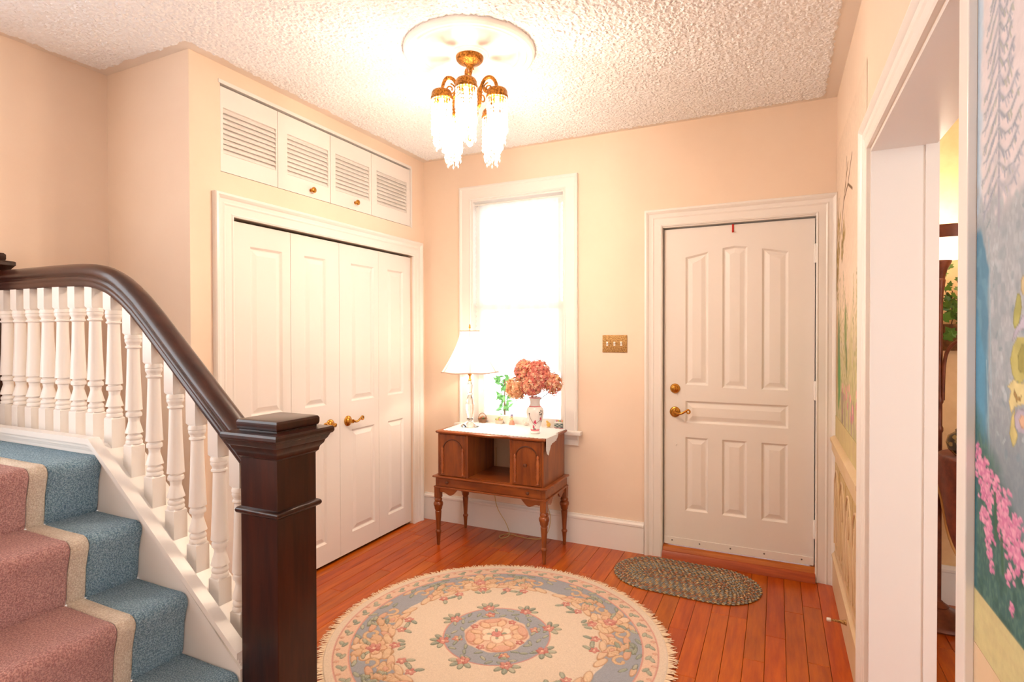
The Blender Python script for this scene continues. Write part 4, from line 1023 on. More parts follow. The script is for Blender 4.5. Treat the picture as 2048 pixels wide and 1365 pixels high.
        fr.add(vs, [(0, 1, 4, 3), (1, 2, 5, 4), (2, 0, 3, 5), (3, 4, 7, 6), (4, 5, 8, 7), (5, 3, 6, 8)])
    obj('fringe', fr, 'fringe', rug, None, kind='stuff')
make_rug()

# ------------------------------------------------------------------ braided oval mat
def make_mat():
    cx_, cy_ = -0.470, 3.298
    mt = thing('braided_mat', (cx_, cy_, 0), 'oval braided grey, tan and rust doormat before the white door', 'mat')
    rs = random.Random(4); half = 0.165; ang = R(-2); ca, sa = math.cos(ang), math.sin(ang)
    pal = [(166, 152, 136), (134, 134, 130), (186, 150, 112), (180, 126, 98), (146, 150, 144), (200, 174, 132), (140, 122, 108), (162, 158, 148)]
    nrg = 13; w = 0.0185
    for k in range(nrg):
        r_ = w * (k + .5); per = 2 * PI * r_ + 4 * half; n = int(per / 0.0125); n += n % 2
        q = MB(); cols = []
        cset = [pal[(k * 3) % 8], pal[(k * 3 + 2) % 8], pal[(k * 5 + 1) % 8]]
        for i in range(n):
            s = per * i / n
            if s < 2 * half: x, y, t = -half + s, -r_, 0.0
            elif s < 2 * half + PI * r_: a = (s - 2 * half) / r_ - PI / 2; x, y, t = half + r_ * math.cos(a), r_ * math.sin(a), a + PI / 2
            elif s < 4 * half + PI * r_: x, y, t = half - (s - 2 * half - PI * r_), r_, PI
            else: a = (s - 4 * half - PI * r_) / r_ + PI / 2; x, y, t = -half + r_ * math.cos(a), r_ * math.sin(a), a + PI / 2
            sd = 1 if i % 2 else -1; t2 = t + sd * .62
            off = sd * w * .22; x += -math.sin(t) * off; y += math.cos(t) * off
            n0 = len(q.v); e = MB().ico((0, 0, 0), 1, 1)
            c2, s2 = math.cos(t2), math.sin(t2)
            q.add([((lambda X, Y: (cx_ + X * ca - Y * sa, cy_ + X * sa + Y * ca, 0.0048 + v[2] * 0.0046))(x + v[0] * .0105 * c2 - v[1] * .0052 * s2, y + v[0] * .0105 * s2 + v[1] * .0052 * c2)) for v in e.v], e.f)
            c = lin(cset[i % 3]); f_ = rs.uniform(.8, 1.15); cols += [[c[0] * f_, c[1] * f_, c[2] * f_]] * len(e.v)
        off = wloc(mt); me = bpy.data.meshes.new('braid'); me.from_pydata([(a - off[0], b - off[1], c) for a, b, c in q.v], [], q.f)
        for f in me.polygons: f.use_smooth = True
        o = obj('braid', me, 'braid', mt); colorize(o, np.array(cols))
    obj('mat_backing', MB().loft([[(cx_ + (math.copysign(half, math.cos(a)) + .236 * math.cos(a)) * ca - .236 * math.sin(a) * sa, cy_ + (math.copysign(half, math.cos(a)) + .236 * math.cos(a)) * sa + .236 * math.sin(a) * ca, z) for a in [2 * PI * (i + .5) / 48 for i in range(48)]] for z in (0.0006, 0.004)]), 'stem', mt, None)
make_mat()
#@@PART3
# ------------------------------------------------------------------ console cabinet
dk = thing('console_cabinet', (-1.66, 3.33, 0), 'antique walnut console cabinet with two arched doors on turned legs', 'cabinet')
fx0, fx1, fy0, fy1 = -2.052, -1.262, 3.138, 3.528
LEG = [(0.0, 0.009), (0.004, 0.0105), (0.05, 0.0125), (0.082, 0.0155), (0.086, 0.019), (0.093, 0.020), (0.099, 0.017), (0.103, 0.0135), (0.15, 0.016), (0.225, 0.0215), (0.229, 0.0185), (0.234, 0.0205), (0.242, 0.025), (0.258, 0.0270), (0.266, 0.0310), (0.278, 0.0325), (0.288, 0.0285), (0.292, 0.0235), (0.298, 0.0255), (0.306, 0.0265), (0.314, 0.0225), (0.320, 0.0175)]
lgm = None
for lx, ly in ((fx0 + 0.015, fy0 + 0.015), (fx0 + 0.015, fy1 - 0.015), (fx1 - 0.015, fy0 + 0.015), (fx1 - 0.015, fy1 - 0.015)):
    obj('leg', MB().lathe([(r_, z) for z, r_ in LEG], (lx, ly, 0.0005), 18).box(lx - 0.0195, lx + 0.0195, ly - 0.0195, ly + 0.0195, 0.319, 0.392), 'walnut', dk, 40)
# drawer case, beads, skirt
obj('drawer_case', MB().box(fx0 + 0.002, fx1 - 0.002, fy0 + 0.004, fy1, 0.395, 0.455), 'walnut_h', dk, None)
obj('lower_bead', MB().box(fx0 - 0.008, fx1 + 0.008, fy0 - 0.008, fy1 + 0.004, 0.386, 0.398, 0.004), 'walnut_h', dk, 40)
obj('ledge', MB().box(fx0 - 0.014, fx1 + 0.014, fy0 - 0.016, fy1 + 0.006, 0.455, 0.468, 0.005), 'walnut_h', dk, 40)
dr = obj('drawer', MB().box(fx0 + 0.030, fx1 - 0.030, fy0 - 0.001, fy0 + 0.003, 0.401, 0.451, 0.001), 'walnut_h', dk, None)
for kx in (-1.952, -1.375): knob(dr, 'y', fy0 - 0.001, -1, kx, 0.428, 0.0105, 'walnut_dark')
def skirt(axis, f, a0, a1, parent):
    pts = [(a0, 0.388), (a0, 0.362)]
    Ls = a1 - a0; e = min(0.13, Ls * 0.36)
    for i in range(1, 13):
        t = i / 12; pts.append((a0 + e * t, 0.350 + 0.026 * t + 0.014 * math.sin(t * PI * 2.2) * (1 - t * .3) - 0.016 * math.sin(t * PI)))
    pts.append((a0 + e + 0.006, 0.384))
    pts += [((a0 + a1) - a, z) for a, z in pts[::-1]]
    return obj('skirt', MB().prism(pts, 'y' if axis == 'y' else 'x', f - 0.006, f + 0.006), 'walnut_h', parent, None)
skirt('y', fy0 + 0.012, fx0 + 0.034, fx1 - 0.034, dk)
skirt('x', fx1 - 0.012, fy0 + 0.034, fy1 - 0.034, dk)
skirt('x', fx0 + 0.012, fy0 + 0.034, fy1 - 0.034, dk)
# upper cabinet
ux0, ux1, uy0, uy1 = -2.030, -1.276, 3.142, 3.512
uz0, uz1 = 0.468, 0.748
for nm, a, b in (('side_panel', ux0, ux0 + 0.014), ('divider', -1.819, -1.803), ('divider', -1.503, -1.487), ('side_panel', ux1 - 0.014, ux1)):
    obj(nm, MB().box(a, b, uy0 + (0.0 if nm == 'divider' else 0.0), uy1, uz0, uz1), 'walnut', dk, None)
obj('back_panel', MB().box(ux0 + 0.014, -1.819, uy1 - 0.008, uy1, uz0, uz1), 'walnut_h', dk, None)
obj('back_panel', MB().box(-1.487, ux1 - 0.014, uy1 - 0.008, uy1, uz0, uz1), 'walnut_h', dk, None)
obj('shelf_board', MB().box(-1.803, -1.503, uy0 + 0.004, uy1, uz0, uz0 + 0.006), 'walnut_h', dk, None)
# shaped top
tp = []
for i in range(61):
    t = i / 60; x = -2.046 + (2.046 - 1.262) * t; y = 3.122
    if 0.27 < t < 0.73:
        s = (t - 0.27) / 0.46; y = 3.122 + 0.012 * (1 - math.cos(2 * PI * s)) * .5 - 0.020 * math.exp(-((s - .5) / .20) ** 2) * 1.0 + 0.010 * (math.exp(-((s - .12) / .07) ** 2) + math.exp(-((s - .88) / .07) ** 2))
    if t < 0.02 or t > 0.98: y += 0.012
    tp.append((x, y))
tp += [(-1.262, 3.528), (-2.046, 3.528)]
ctr = Vector((-1.654, 3.325))
def shr(p, d): 
    v = Vector(p) - ctr; return (ctr.x + v.x * (1 - d / .39), ctr.y + v.y * (1 - d / .20))
rings = [[(*shr(p, 0.016), 0.747) for p in tp], [(*shr(p, 0.006), 0.750) for p in tp], [(*shr(p, 0.002), 0.755) for p in tp], [(*p, 0.759) for p in tp], [(*p, 0.763) for p in tp], [(*shr(p, 0.005), 0.767) for p in tp]]
obj('cabinet_top', MB().loft(rings), 'walnut_h', dk, 40)
TZ = 0.767
def arched_door(x0, x1, knobx):
    d = obj('cabinet_door', MB().box(x0, x1, uy0 - 0.002, uy0 + 0.012, uz0 + 0.004, uz1 - 0.003, 0.001), 'walnut', dk, None)
    q = MB(); xm = (x0 + x1) / 2; r_ = (x1 - x0) / 2 - 0.024; zc = uz1 - 0.035 - r_
    pts = [(x0 + 0.024, uy0 - 0.003, zc - 0.012)] + [(xm - r_ * math.cos(PI * i / 20), uy0 - 0.003, zc + r_ * math.sin(PI * i / 20)) for i in range(21)] + [(x1 - 0.024, uy0 - 0.003, zc - 0.012)]
    obj('arch_bead', q.tube(pts, 0.0040, 6), 'walnut_dark', d, 60)
    pil = [(0.0, 0.004), (0.004, 0.007), (0.012, 0.0045), (0.02, 0.0062), (0.05, 0.0085), (0.065, 0.006), (0.072, 0.0085), (0.079, 0.006), (0.086, 0.0085), (0.093, 0.006), (0.110, 0.0085), (0.140, 0.0060), (0.148, 0.0042), (0.155, 0.0068), (0.163, 0.0045), (0.168, 0.003)]
    for px in (x0 + 0.020, x1 - 0.020):
        obj('split_turning', MB().lathe([(b * 1.3, a * 1.06) for a, b in pil], (px, uy0 - 0.006, uz0 + 0.016), 14), 'walnut_light', d, 50)
    if knobx: knob(d, 'y', uy0 - 0.002, -1, knobx, uz0 + 0.130, 0.0115, 'walnut_dark')
arched_door(ux0 + 0.016, -1.820, None)
arched_door(-1.486, ux1 - 0.016, -1.392)

# lace runner on the cabinet, one corner hanging over the front-right edge
dl = thing('lace_runner', (-1.66, 3.33, TZ), 'white crocheted lace runner with scalloped edge on the walnut cabinet', 'doily')
out = []
def edge(p, q_, n, amp, nx, ny):
    for i in range(n * 6):
        t = i / (n * 6); s = abs(math.sin(t * n * PI)); out.append((p[0] + (q_[0] - p[0]) * t + nx * amp * s, p[1] + (q_[1] - p[1]) * t + ny * amp * s))
edge((-2.000, 3.166), (-1.292, 3.154), 26, 0.010, 0, -1); edge((-1.292, 3.154), (-1.276, 3.519), 12, 0.009, 1, 0); edge((-1.276, 3.519), (-2.03, 3.519), 24, 0.010, 0, 1); edge((-2.03, 3.519), (-2.000, 3.166), 12, 0.009, -1, 0)
obj('lace_cloth', MB().loft([[(x, y, TZ + 0.0006) for x, y in out], [(x, y, TZ + 0.0026) for x, y in out]]), 'lace', dl, None)
hang = []
edge_n = 9
pl = [(3.148, TZ + 0.002)]
for i in range(55):
    t = i / 54; y = 3.148 + 0.20 * t; base = 0.075 * (1 - abs(2 * min(t / .8, 1) - .42) ** 1.0) if t < .9 else 0.02
    drop = (0.028 + 0.055 * math.exp(-((t - .16) / .16) ** 2) + 0.02 * (1 - t)) * (1 - max(0, t - .85) * 5) + 0.006 * abs(math.sin(t * 8 * PI))
    pl.append((y, TZ - max(0.0, drop)))
pl.append((3.349, TZ + 0.002))
obj('lace_drop', MB().prism(pl, 'x', -1.2608, -1.2588).add([(-1.292, 3.148, TZ + 0.0027), (-1.2588, 3.148, TZ + 0.0027), (-1.2588, 3.349, TZ + 0.0027), (-1.292, 3.349, TZ + 0.0027)], [(0, 1, 2, 3)]), 'lace', dl, None)
LZ = TZ + 0.0030

# ------------------------------------------------------------------ table lamp
lx, ly = -1.906, 3.352
lp = thing('table_lamp', (lx, ly, LZ), 'crystal table lamp with cream bell shade, lit, on the walnut cabinet', 'lamp')
obj('lamp_base', MB().lathe([(0.062, 0.0), (0.064, 0.006), (0.058, 0.012), (0.040, 0.020), (0.022, 0.034), (0.016, 0.044)], (lx, ly, LZ), 24), 'glass_crystal', lp, 40)
obj('lamp_column', MB().lathe([(0.016, 0.044), (0.024, 0.052), (0.015, 0.062), (0.020, 0.085), (0.029, 0.120), (0.030, 0.150), (0.022, 0.190), (0.014, 0.215), (0.021, 0.226), (0.014, 0.238), (0.017, 0.262), (0.021, 0.285), (0.012, 0.310), (0.009, 0.318)], (lx, ly, LZ), 12), 'glass_crystal', lp, None)
obj('lamp_stem', MB().lathe([(0.010, 0.316), (0.012, 0.322), (0.007, 0.328), (0.007, 0.350), (0.013, 0.354), (0.013, 0.385), (0.006, 0.39)], (lx, ly, LZ), 14).lathe([(0.002, 0.39), (0.002, 0.672), (0.006, 0.676), (0.0075, 0.684), (0.004, 0.692), (0.006, 0.697), (0.001, 0.704)], (lx, ly, LZ), 10), 'brass', lp, 40)
obj('bulb', MB().lathe([(0.010, 0.386), (0.014, 0.40), (0.026, 0.43), (0.028, 0.45), (0.020, 0.475), (0.004, 0.484)], (lx, ly, LZ), 16), 'bulb_lamp', lp, 60)
zb, zt = 1.150, 1.428
NS = 48; rings = []; 
def shade_r(t): return 0.066 + (0.200 - 0.066) * (t ** 1.45)
def sring(t, off=0.0):
    return [(lx + (shade_r(t) * (1 - 0.03 * (abs((i % 8) / 8 - .5) * -2 + 1)) + off) * math.cos(2 * PI * i / NS), ly + (shade_r(t) * (1 - 0.03 * (abs((i % 8) / 8 - .5) * -2 + 1)) + off) * math.sin(2 * PI * i / NS), zt + (zb - zt) * t - 0.006 * (1 - math.cos(12 * PI * i / NS)) * t * .5) for i in range(NS)]
shd = obj('lamp_shade', MB().loft([sring(i / 16) for i in range(17)], closed=True, caps=False), 'shade_silk', lp, 60)
for i in range(6):
    pts = []
    for k in range(17):
        t = k / 16; rg = sring(t, 0.0012); pts.append(rg[i * 8 + 0])
    obj('shade_rib', MB().tube(pts, 0.0018, 6), 'shade_trim', shd, 60)
obj('shade_trim', MB().tube(sring(0.0, 0.001) + [sring(0.0, 0.001)[0]], 0.0032, 6), 'shade_trim', shd, 60)
obj('shade_trim', MB().tube(sring(1.0, 0.001) + [sring(1.0, 0.001)[0]], 0.0038, 6), 'shade_trim', shd, 60)
obj('spider', MB().tube([(lx - 0.064, ly, zt), (lx + 0.064, ly, zt)], 0.0016, 6), 'brass', shd, 60)
ld = bpy.data.lights.new('lamp_light', 'POINT'); ld.energy = LAMP_W; ld.color = WARM; ld.shadow_soft_size = 0.03
lo = bpy.data.objects.new('lamp_light', ld); COL.objects.link(lo); lo.parent = lp; lo.location = (0, 0, 0.50)
# its cord trailing under the cabinet
cd = obj('power_cord', MB().tube(smooth([(-1.80, 3.536, 0.60), (-1.80, 3.538, 0.39), (-1.815, 3.545, 0.26), (-1.79, 3.545, 0.16), (-1.72, 3.53, 0.075), (-1.665, 3.47, 0.020), (-1.70, 3.43, 0.0035), (-1.735, 3.46, 0.0035), (-1.70, 3.52, 0.0035), (-1.62, 3.51, 0.0035), (-1.54, 3.50, 0.0035), (-1.45, 3.53, 0.006), (-1.405, 3.545, 0.06), (-1.39, 3.547, 0.16), (-1.42, 3.545, 0.26), (-1.43, 3.54, 0.40), (-1.43, 3.536, 0.60)]), 0.0024, 7), 'cord', None, 60)
tag(cd, 'thin tan lamp cord looping down behind the walnut cabinet', 'cord')

# ------------------------------------------------------------------ vase with hydrangeas
vx, vy = -1.398, 3.300
vs_ = thing('porcelain_vase', (vx, vy, LZ), 'white porcelain vase with pink bands and painted blossom on the lace runner', 'vase')
VP = [(0.030, 0.0), (0.033, 0.004), (0.031, 0.010), (0.027, 0.016), (0.028, 0.028), (0.034, 0.045), (0.044, 0.075), (0.052, 0.105), (0.0560, 0.130), (0.0560, 0.148), (0.050, 0.163), (0.040, 0.172), (0.034, 0.180), (0.032, 0.195), (0.033, 0.210), (0.037, 0.222), (0.041, 0.228), (0.041, 0.232), (0.037, 0.233), (0.030, 0.222), (0.028, 0.19)]
obj('vase_body', MB().lathe(VP, (vx, vy, LZ), 36), 'porcelain', vs_, 60)
def band(z0, r0, z1, r1): return MB().lathe([(r0, z0), (r0 + .0008, z0 + .001), (r1 + .0008, z1 - .001), (r1, z1)], (vx, vy, LZ), 36, caps=False)
obj('band', band(0.016, 0.0268, 0.028, 0.0282), 'porcelain_pink', vs_, 60)
obj('band', band(0.171, 0.0405, 0.177, 0.0365), 'porcelain_pink', vs_, 60)
obj('band', band(0.226, 0.0398, 0.231, 0.0412), 'porcelain_pink', vs_, 60)
def vr(z):
    for (r0, z0), (r1, z1) in zip(VP[:-1], VP[1:]):
        if z0 <= z <= z1: return r0 + (r1 - r0) * (z - z0) / (z1 - z0)
    return 0.03
ca0 = math.atan2(-vy, -vx)
def on_vase(a, z, e=0.0007): r_ = vr(z) + e; return (vx + r_ * math.cos(ca0 + a), vy + r_ * math.sin(ca0 + a), LZ + z)
dq = MB(); dr_ = MB(); dl_ = MB()
dq.tube([on_vase(a, z) for a, z in ((-.75, .125), (-.6, .10), (-.35, .075), (-.1, .062), (.1, .05))], 0.0012, 5); dq.tube([on_vase(a, z) for a, z in ((.95, .15), (.9, .12), (.8, .09), (.5, .08), (.2, .07))], 0.0012, 5)
def dab(mb, a, z, ra, rz, rot=0):
    ring = [on_vase(a + ra * math.cos(t) * math.cos(rot) - rz * 18 * math.sin(t) * math.sin(rot) * .5, z + rz * math.sin(t) * math.cos(rot) + ra * .03 * math.cos(t) * math.sin(rot), 0.0012) for t in [2 * PI * i / 10 for i in range(10)]]
    mb.add([on_vase(a, z, 0.0016)] + ring, [(0, 1 + i, 1 + (i + 1) % 10) for i in range(10)])
for a, z in ((-.1, .075), (.02, .082), (.1, .070), (-.3, .050), (-.2, .043), (-.35, .04), (.72, .100), (.85, .092)): dab(dr_, a, z, .11, .008)
for a, z in ((-.7, .13), (.55, .138), (.72, .148), (.6, .125), (.8, .128), (-.3, .03), (-.1, .032), (.05, .030), (.95, .08)): dab(dl_, a, z, .09, .006, .6)
obj('painted_twig', dq, 'paint_twig', vs_, 60); obj('painted_blossom', dr_, 'paint_rose', vs_, None, kind='stuff'); obj('painted_leaf', dl_, 'paint_leaf', vs_, None, kind='stuff')
heads = [(-1.470, 3.295, 1.160, 0.062, 0.082, 'pink and tan', [(246, 176, 152), (248, 200, 158), (240, 148, 150)]),
         (-1.372, 3.285, 1.140, 0.084, 0.098, 'deep coral', [(242, 160, 140), (234, 140, 132), (248, 186, 160), (236, 164, 150)]),
         (-1.272, 3.300, 1.090, 0.052, 0.066, 'coral and ochre', [(240, 164, 140), (244, 204, 150), (232, 146, 132)]),
         (-1.520, 3.285, 1.055, 0.072, 0.070, 'orange tan', [(250, 206, 160), (252, 216, 176), (246, 186, 146)]),
         (-1.400, 3.250, 1.075, 0.070, 0.060, 'rust pink', [(238, 158, 142), (230, 144, 136), (248, 190, 156)])]
for (hx, hy, hz, hr, hv, nm, pal) in heads:
    h = thing('hydrangea_stem', (hx, hy, 1.0), 'dried %s hydrangea head in the porcelain vase' % nm, 'flower', 'hydrangea heads in the vase')
    ri = random.Random(int(hx * -1000)); q = MB(); cols = []
    nf = int(760 * (hr / .07) * (hv / .07))
    for i in range(nf):
        d = Vector((ri.gauss(0, 1), ri.gauss(0, 1), ri.gauss(0, 1))).normalized(); k = ri.uniform(.45, 1.0) ** .5 * (1.16 if ri.random() < .12 else 1.03)
        c = Vector((hx + d.x * hr * k, hy + d.y * hr * k, hz + d.z * hv * k)); e1 = d.orthogonal().normalized(); e2 = d.cross(e1); a0 = ri.uniform(0, PI)
        cc = lin(ri.choice(pal + [(250, 222, 190)])); sh_ = ri.uniform(.8, 1.2)
        for m_ in range(4):
            a = a0 + m_ * PI / 2; t = e1 * math.cos(a) + e2 * math.sin(a); s_ = e1 * -math.sin(a) + e2 * math.cos(a); L_ = ri.uniform(.009, .0130)
            q.add([c, c + t * L_ * .6 + s_ * L_ * .42 + d * .002, c + t * L_ + d * .004, c + t * L_ * .6 - s_ * L_ * .42 + d * .002], [(0, 1, 2, 3)]); cols += [[x * sh_ for x in cc]] * 4
    off = wloc(h); me = bpy.data.meshes.new('flower_head'); me.from_pydata([(p[0] - off[0], p[1] - off[1], p[2] - off[2]) for p in q.v], [], q.f)
    o = obj('flower_head', me, 'petal', h, kind='stuff'); colorize(o, np.array(cols))
    core = MB()
    for i in range(26):
        d = Vector((ri.gauss(0, 1), ri.gauss(0, 1), ri.gauss(0, 1))).normalized(); core.tube([(hx, hy, hz - hv * .6), (hx + d.x * hr * .4, hy + d.y * hr * .4, hz + d.z * hv * .4), (hx + d.x * hr * .85, hy + d.y * hr * .85, hz + d.z * hv * .85)], 0.0009, 4)
    bx_ = vx + (hx - vx) * .15
    core.tube([(bx_, vy, LZ + 0.03), (bx_ + (hx - vx) * .1, vy + (hy - vy) * .3, LZ + 0.215), (hx + (vx - hx) * .3, hy, hz - hv * .9), (hx, hy, hz - hv * .2)], 0.0026, 6)
    obj('stem', core, 'stem', h, 60)

# ------------------------------------------------------------------ little porcelain pieces on the window sill
SZ = 0.7565
def figurine(name, label, cat, x, y, parts):
    t = thing(name, (x, y, SZ), label, cat, 'porcelain trinkets on the window sill')
    for nm, mb, col in parts:
        o = obj(nm, mb, 'fig', t, 50); colorize(o, np.array([lin(col)] * len(o.data.vertices)))
    return t
def basket(x, y, s, colb, cols, handle=True, seed=1):
    ri = random.Random(seed); ps = [('bowl', MB().lathe([(0.020 * s, 0), (0.022 * s, 0.003 * s), (0.028 * s, 0.022 * s), (0.030 * s, 0.024 * s), (0.027 * s, 0.024 * s), (0.02 * s, 0.012 * s)], (x, y, SZ), 18), colb)]
    for i in range(9):
        a = 2 * PI * i / 8; r_ = 0.016 * s if i < 8 else 0; ps.append(('flower', MB().ico((x + r_ * math.cos(a), y + r_ * math.sin(a), SZ + (0.028 + .008 * (i == 8)) * s), 0.0095 * s, 1, (1, 1, .8)), cols[i % len(cols)]))
    if handle: ps.append(('handle', MB().tube([(x + 0.027 * s * math.cos(PI * i / 12), y, SZ + 0.022 * s + 0.034 * s * math.sin(PI * i / 12)) for i in range(13)], 0.0022 * s, 6), colb))
    return ps
YF = YB + 0.035
figurine('flower_basket', 'tiny dark basket figurine of brown and green flowers on the sill by the lamp', 'figurine', -1.950, YF, basket(-1.950, YF, 1.25, (150, 110, 80), [(150, 92, 62), (96, 110, 70), (206, 150, 120)], True, 2))
figurine('flower_basket', 'tiny pale basket figurine of yellow and pink flowers on the sill', 'figurine', -1.815, YF, basket(-1.815, YF, 1.2, (236, 228, 214), [(232, 206, 120), (226, 160, 170), (160, 180, 120)], False, 3))
x = -1.712
figurine('girl_figurine', 'tiny porcelain figure with purple hat and rosy skirt on the sill', 'figurine', x, YF, [('skirt', MB().lathe([(0.022, 0), (0.021, 0.006), (0.016, 0.024), (0.008, 0.034)], (x, YF, SZ), 16), (212, 150, 130)), ('torso', MB().lathe([(0.008, 0.032), (0.011, 0.042), (0.009, 0.050), (0.004, 0.054)], (x, YF, SZ), 14), (206, 214, 150)), ('head', MB().ico((x, YF, SZ + 0.060), 0.0085, 2), (240, 206, 184)), ('hat', MB().lathe([(0.019, 0.064), (0.018, 0.066), (0.009, 0.067), (0.008, 0.074), (0.002, 0.076)], (x, YF, SZ), 16), (140, 130, 160)), ('arm', MB().tube([(x - .010, YF, SZ + .047), (x - .018, YF - .004, SZ + .038), (x - .012, YF - .010, SZ + .032)], .003, 6).tube([(x + .010, YF, SZ + .047), (x + .018, YF - .004, SZ + .040), (x + .014, YF - .010, SZ + .034)], .003, 6), (240, 206, 184))])
x = -1.600
figurine('swan_figurine', 'tiny white porcelain swan on the sill between hatted figure and vase', 'figurine', x, YF, [('body', MB().ico((x, YF, SZ + 0.014), 0.014, 2, (1.6, .9, 1)), (232, 226, 216)), ('neck', MB().tube([(x - .018, YF, SZ + .018), (x - .026, YF, SZ + .030), (x - .022, YF, SZ + .040), (x - .029, YF, SZ + .041)], [.005, .0035, .0035, .002], 8), (232, 226, 216)), ('wing', MB().ico((x + .006, YF - .010, SZ + 0.019), 0.010, 1, (1.7, .35, .8)), (216, 208, 196))])
x = -1.430
figurine('gold_bird', 'tiny golden bird figurine on the sill between vase and trinket box', 'figurine', x, YF, [('body', MB().ico((x, YF, SZ + 0.020), 0.016, 2, (1.0, .8, 1.1)), (232, 186, 86)), ('head', MB().ico((x - .008, YF - .004, SZ + 0.040), 0.009, 2), (232, 190, 100)), ('base', MB().lathe([(0.014, 0), (0.014, 0.004), (0.009, 0.006)], (x, YF, SZ), 14), (220, 200, 160))])
x = -1.342
tb = [('box_body', MB().box(x - .034, x + .026, YF - .028, YF + .02, SZ, SZ + .036, .003), (190, 196, 190)), ('base_rim', MB().box(x - .036, x + .028, YF - .030, YF + .022, SZ, SZ + .007, .001), (206, 140, 144)), ('lid', MB().box(x - .036, x + .028, YF - .030, YF + .022, SZ + .036, SZ + .046, .003), (228, 222, 210))]
for i in range(4):
    for j_ in range(3):
        if (i + j_) % 2: tb.append(('check', MB().box(x - .034 + .015 * i, x - .019 + .015 * i, YF - .0288, YF - .0278, SZ + .009 + .009 * j_, SZ + .018 + .009 * j_), (92, 112, 110)))
for i in range(5): tb.append(('rosebud', MB().ico((x - .026 + .012 * i, YF - .005 + .008 * (i % 2), SZ + .051), .008, 1), [(226, 150, 160), (236, 190, 110), (170, 184, 140)][i % 3]))
figurine('trinket_box', 'small checked porcelain trinket box with flower lid on the window sill', 'trinket box', x, YF, tb)

# ------------------------------------------------------------------ switch plate and door stop
sp = thing('switch_plate', (-0.9515, YB, 1.340), 'embossed antique brass triple switch plate on the peach wall', 'switch plate')
obj('plate', MB().box(-1.033, -0.870, YB - 0.006, YB - 0.0003, 1.284, 1.398, 0.003), 'brass_plate', sp, 40)
for k, x in enumerate((-1.001, -0.953, -0.908)):
    obj('toggle_collar', MB().box(x - 0.006, x + 0.006, YB - 0.0072, YB - 0.005, 1.328, 1.354), 'white_plastic', sp, None)
    obj('toggle', MB().prism([(YB - 0.006, 1.334), (YB - 0.016, 1.345 + 0.004 * (k - 1)), (YB - 0.016, 1.352 + 0.004 * (k - 1)), (YB - 0.006, 1.349)], 'x', x - 0.004, x + 0.004), 'white_plastic', sp, None)
ds = thing('door_stop', (XR - 0.016, 2.862, 0.120), 'brass spring door stop with white rubber tip on the baseboard', 'door stop')
def xr_lathe(pr, y, z, n=14): return MB().loft([[(x_, y + r_ * math.cos(2 * PI * i / n), z + r_ * math.sin(2 * PI * i / n)) for i in range(n)] for r_, x_ in pr])
xw = XR - 0.0162
obj('stop_stem', xr_lathe([(0.013, xw), (0.012, xw - .004), (0.008, xw - .018), (0.0055, xw - .035), (0.0045, xw - .062)], 2.862, 0.120), 'brass_plate', ds, 50)
obj('rubber_tip', xr_lathe([(0.0075, xw - .060), (0.0085, xw - .062), (0.0085, xw - .074), (0.007, xw - .077)], 2.862, 0.120), 'white_plastic', ds, 50)

# ------------------------------------------------------------------ through the opening: floor lamp, ivy, table
tx, ty = 0.716, 3.345
tl = thing('floor_lamp', (tx, ty, 0), 'bronze torchiere floor lamp with glowing glass bowl in the next room', 'lamp')
obj('lamp_base', MB().lathe([(0.150, 0.0), (0.155, 0.008), (0.150, 0.020), (0.135, 0.030), (0.120, 0.034), (0.080, 0.046), (0.050, 0.062), (0.042, 0.070), (0.046, 0.078), (0.030, 0.088), (0.018, 0.10)], (tx, ty, 0.0005), 32), 'bronze', tl, 40)
obj('pole', MB().lathe([(0.0135, 0.09), (0.0135, 0.92), (0.018, 0.93), (0.018, 0.945), (0.0135, 0.955), (0.0135, 1.06), (0.018, 1.07), (0.018, 1.085), (0.0135, 1.095), (0.0135, 1.55), (0.016, 1.60), (0.021, 1.64), (0.024, 1.66), (0.019, 1.67), (0.022, 1.68), (0.030, 1.71), (0.046, 1.745), (0.048, 1.755)], (tx, ty, 0), 18), 'bronze', tl, 40)
obj('glass_bowl', MB().lathe([(0.030, 1.752), (0.075, 1.760), (0.130, 1.785), (0.165, 1.822), (0.172, 1.850), (0.168, 1.850), (0.160, 1.825), (0.126, 1.792), (0.072, 1.768), (0.03, 1.760)], (tx, ty, 0), 40, caps=False), 'torch_glass', tl, 60)
obj('bowl_rim', MB().lathe([(0.168, 1.846), (0.178, 1.846), (0.180, 1.88), (0.178, 1.905), (0.172, 1.905), (0.168, 1.88)], (tx, ty, 0), 40, caps=False), 'bronze', tl, 40)
obj('bulb', MB().lathe([(0.012, 1.765), (0.02, 1.79), (0.02, 1.815), (0.004, 1.83)], (tx, ty, 0), 12), 'bulb_lamp', tl, 60)
arm = [(tx + 0.013, ty - 0.01, 1.08), (tx + 0.015, ty - 0.02, 1.25), (tx + 0.03, ty - 0.035, 1.33), (tx + 0.07, ty - 0.06, 1.37), (tx + 0.13, ty - 0.09, 1.36), (tx + 0.19, ty - 0.11, 1.30), (tx + 0.20, ty - 0.115, 1.25)]
obj('curved_arm', MB().tube(smooth(arm), 0.008, 10), 'bronze', tl, 60)
obj('reading_shade', MB().lathe([(0.012, 0.0), (0.02, -0.01), (0.03, -0.05), (0.06, -0.10), (0.058, -0.10), (0.028, -0.05)], (tx + 0.20, ty - 0.115, 1.255), 20, caps=False), 'bronze', tl, 50)
ld = bpy.data.lights.new('torch_light', 'POINT'); ld.energy = TORCH_W; ld.color = (1.0, 0.85, 0.66); ld.shadow_soft_size = 0.04
lo = bpy.data.objects.new('torch_light', ld); COL.objects.link(lo); lo.parent = tl; lo.location = (0, 0, 1.87)

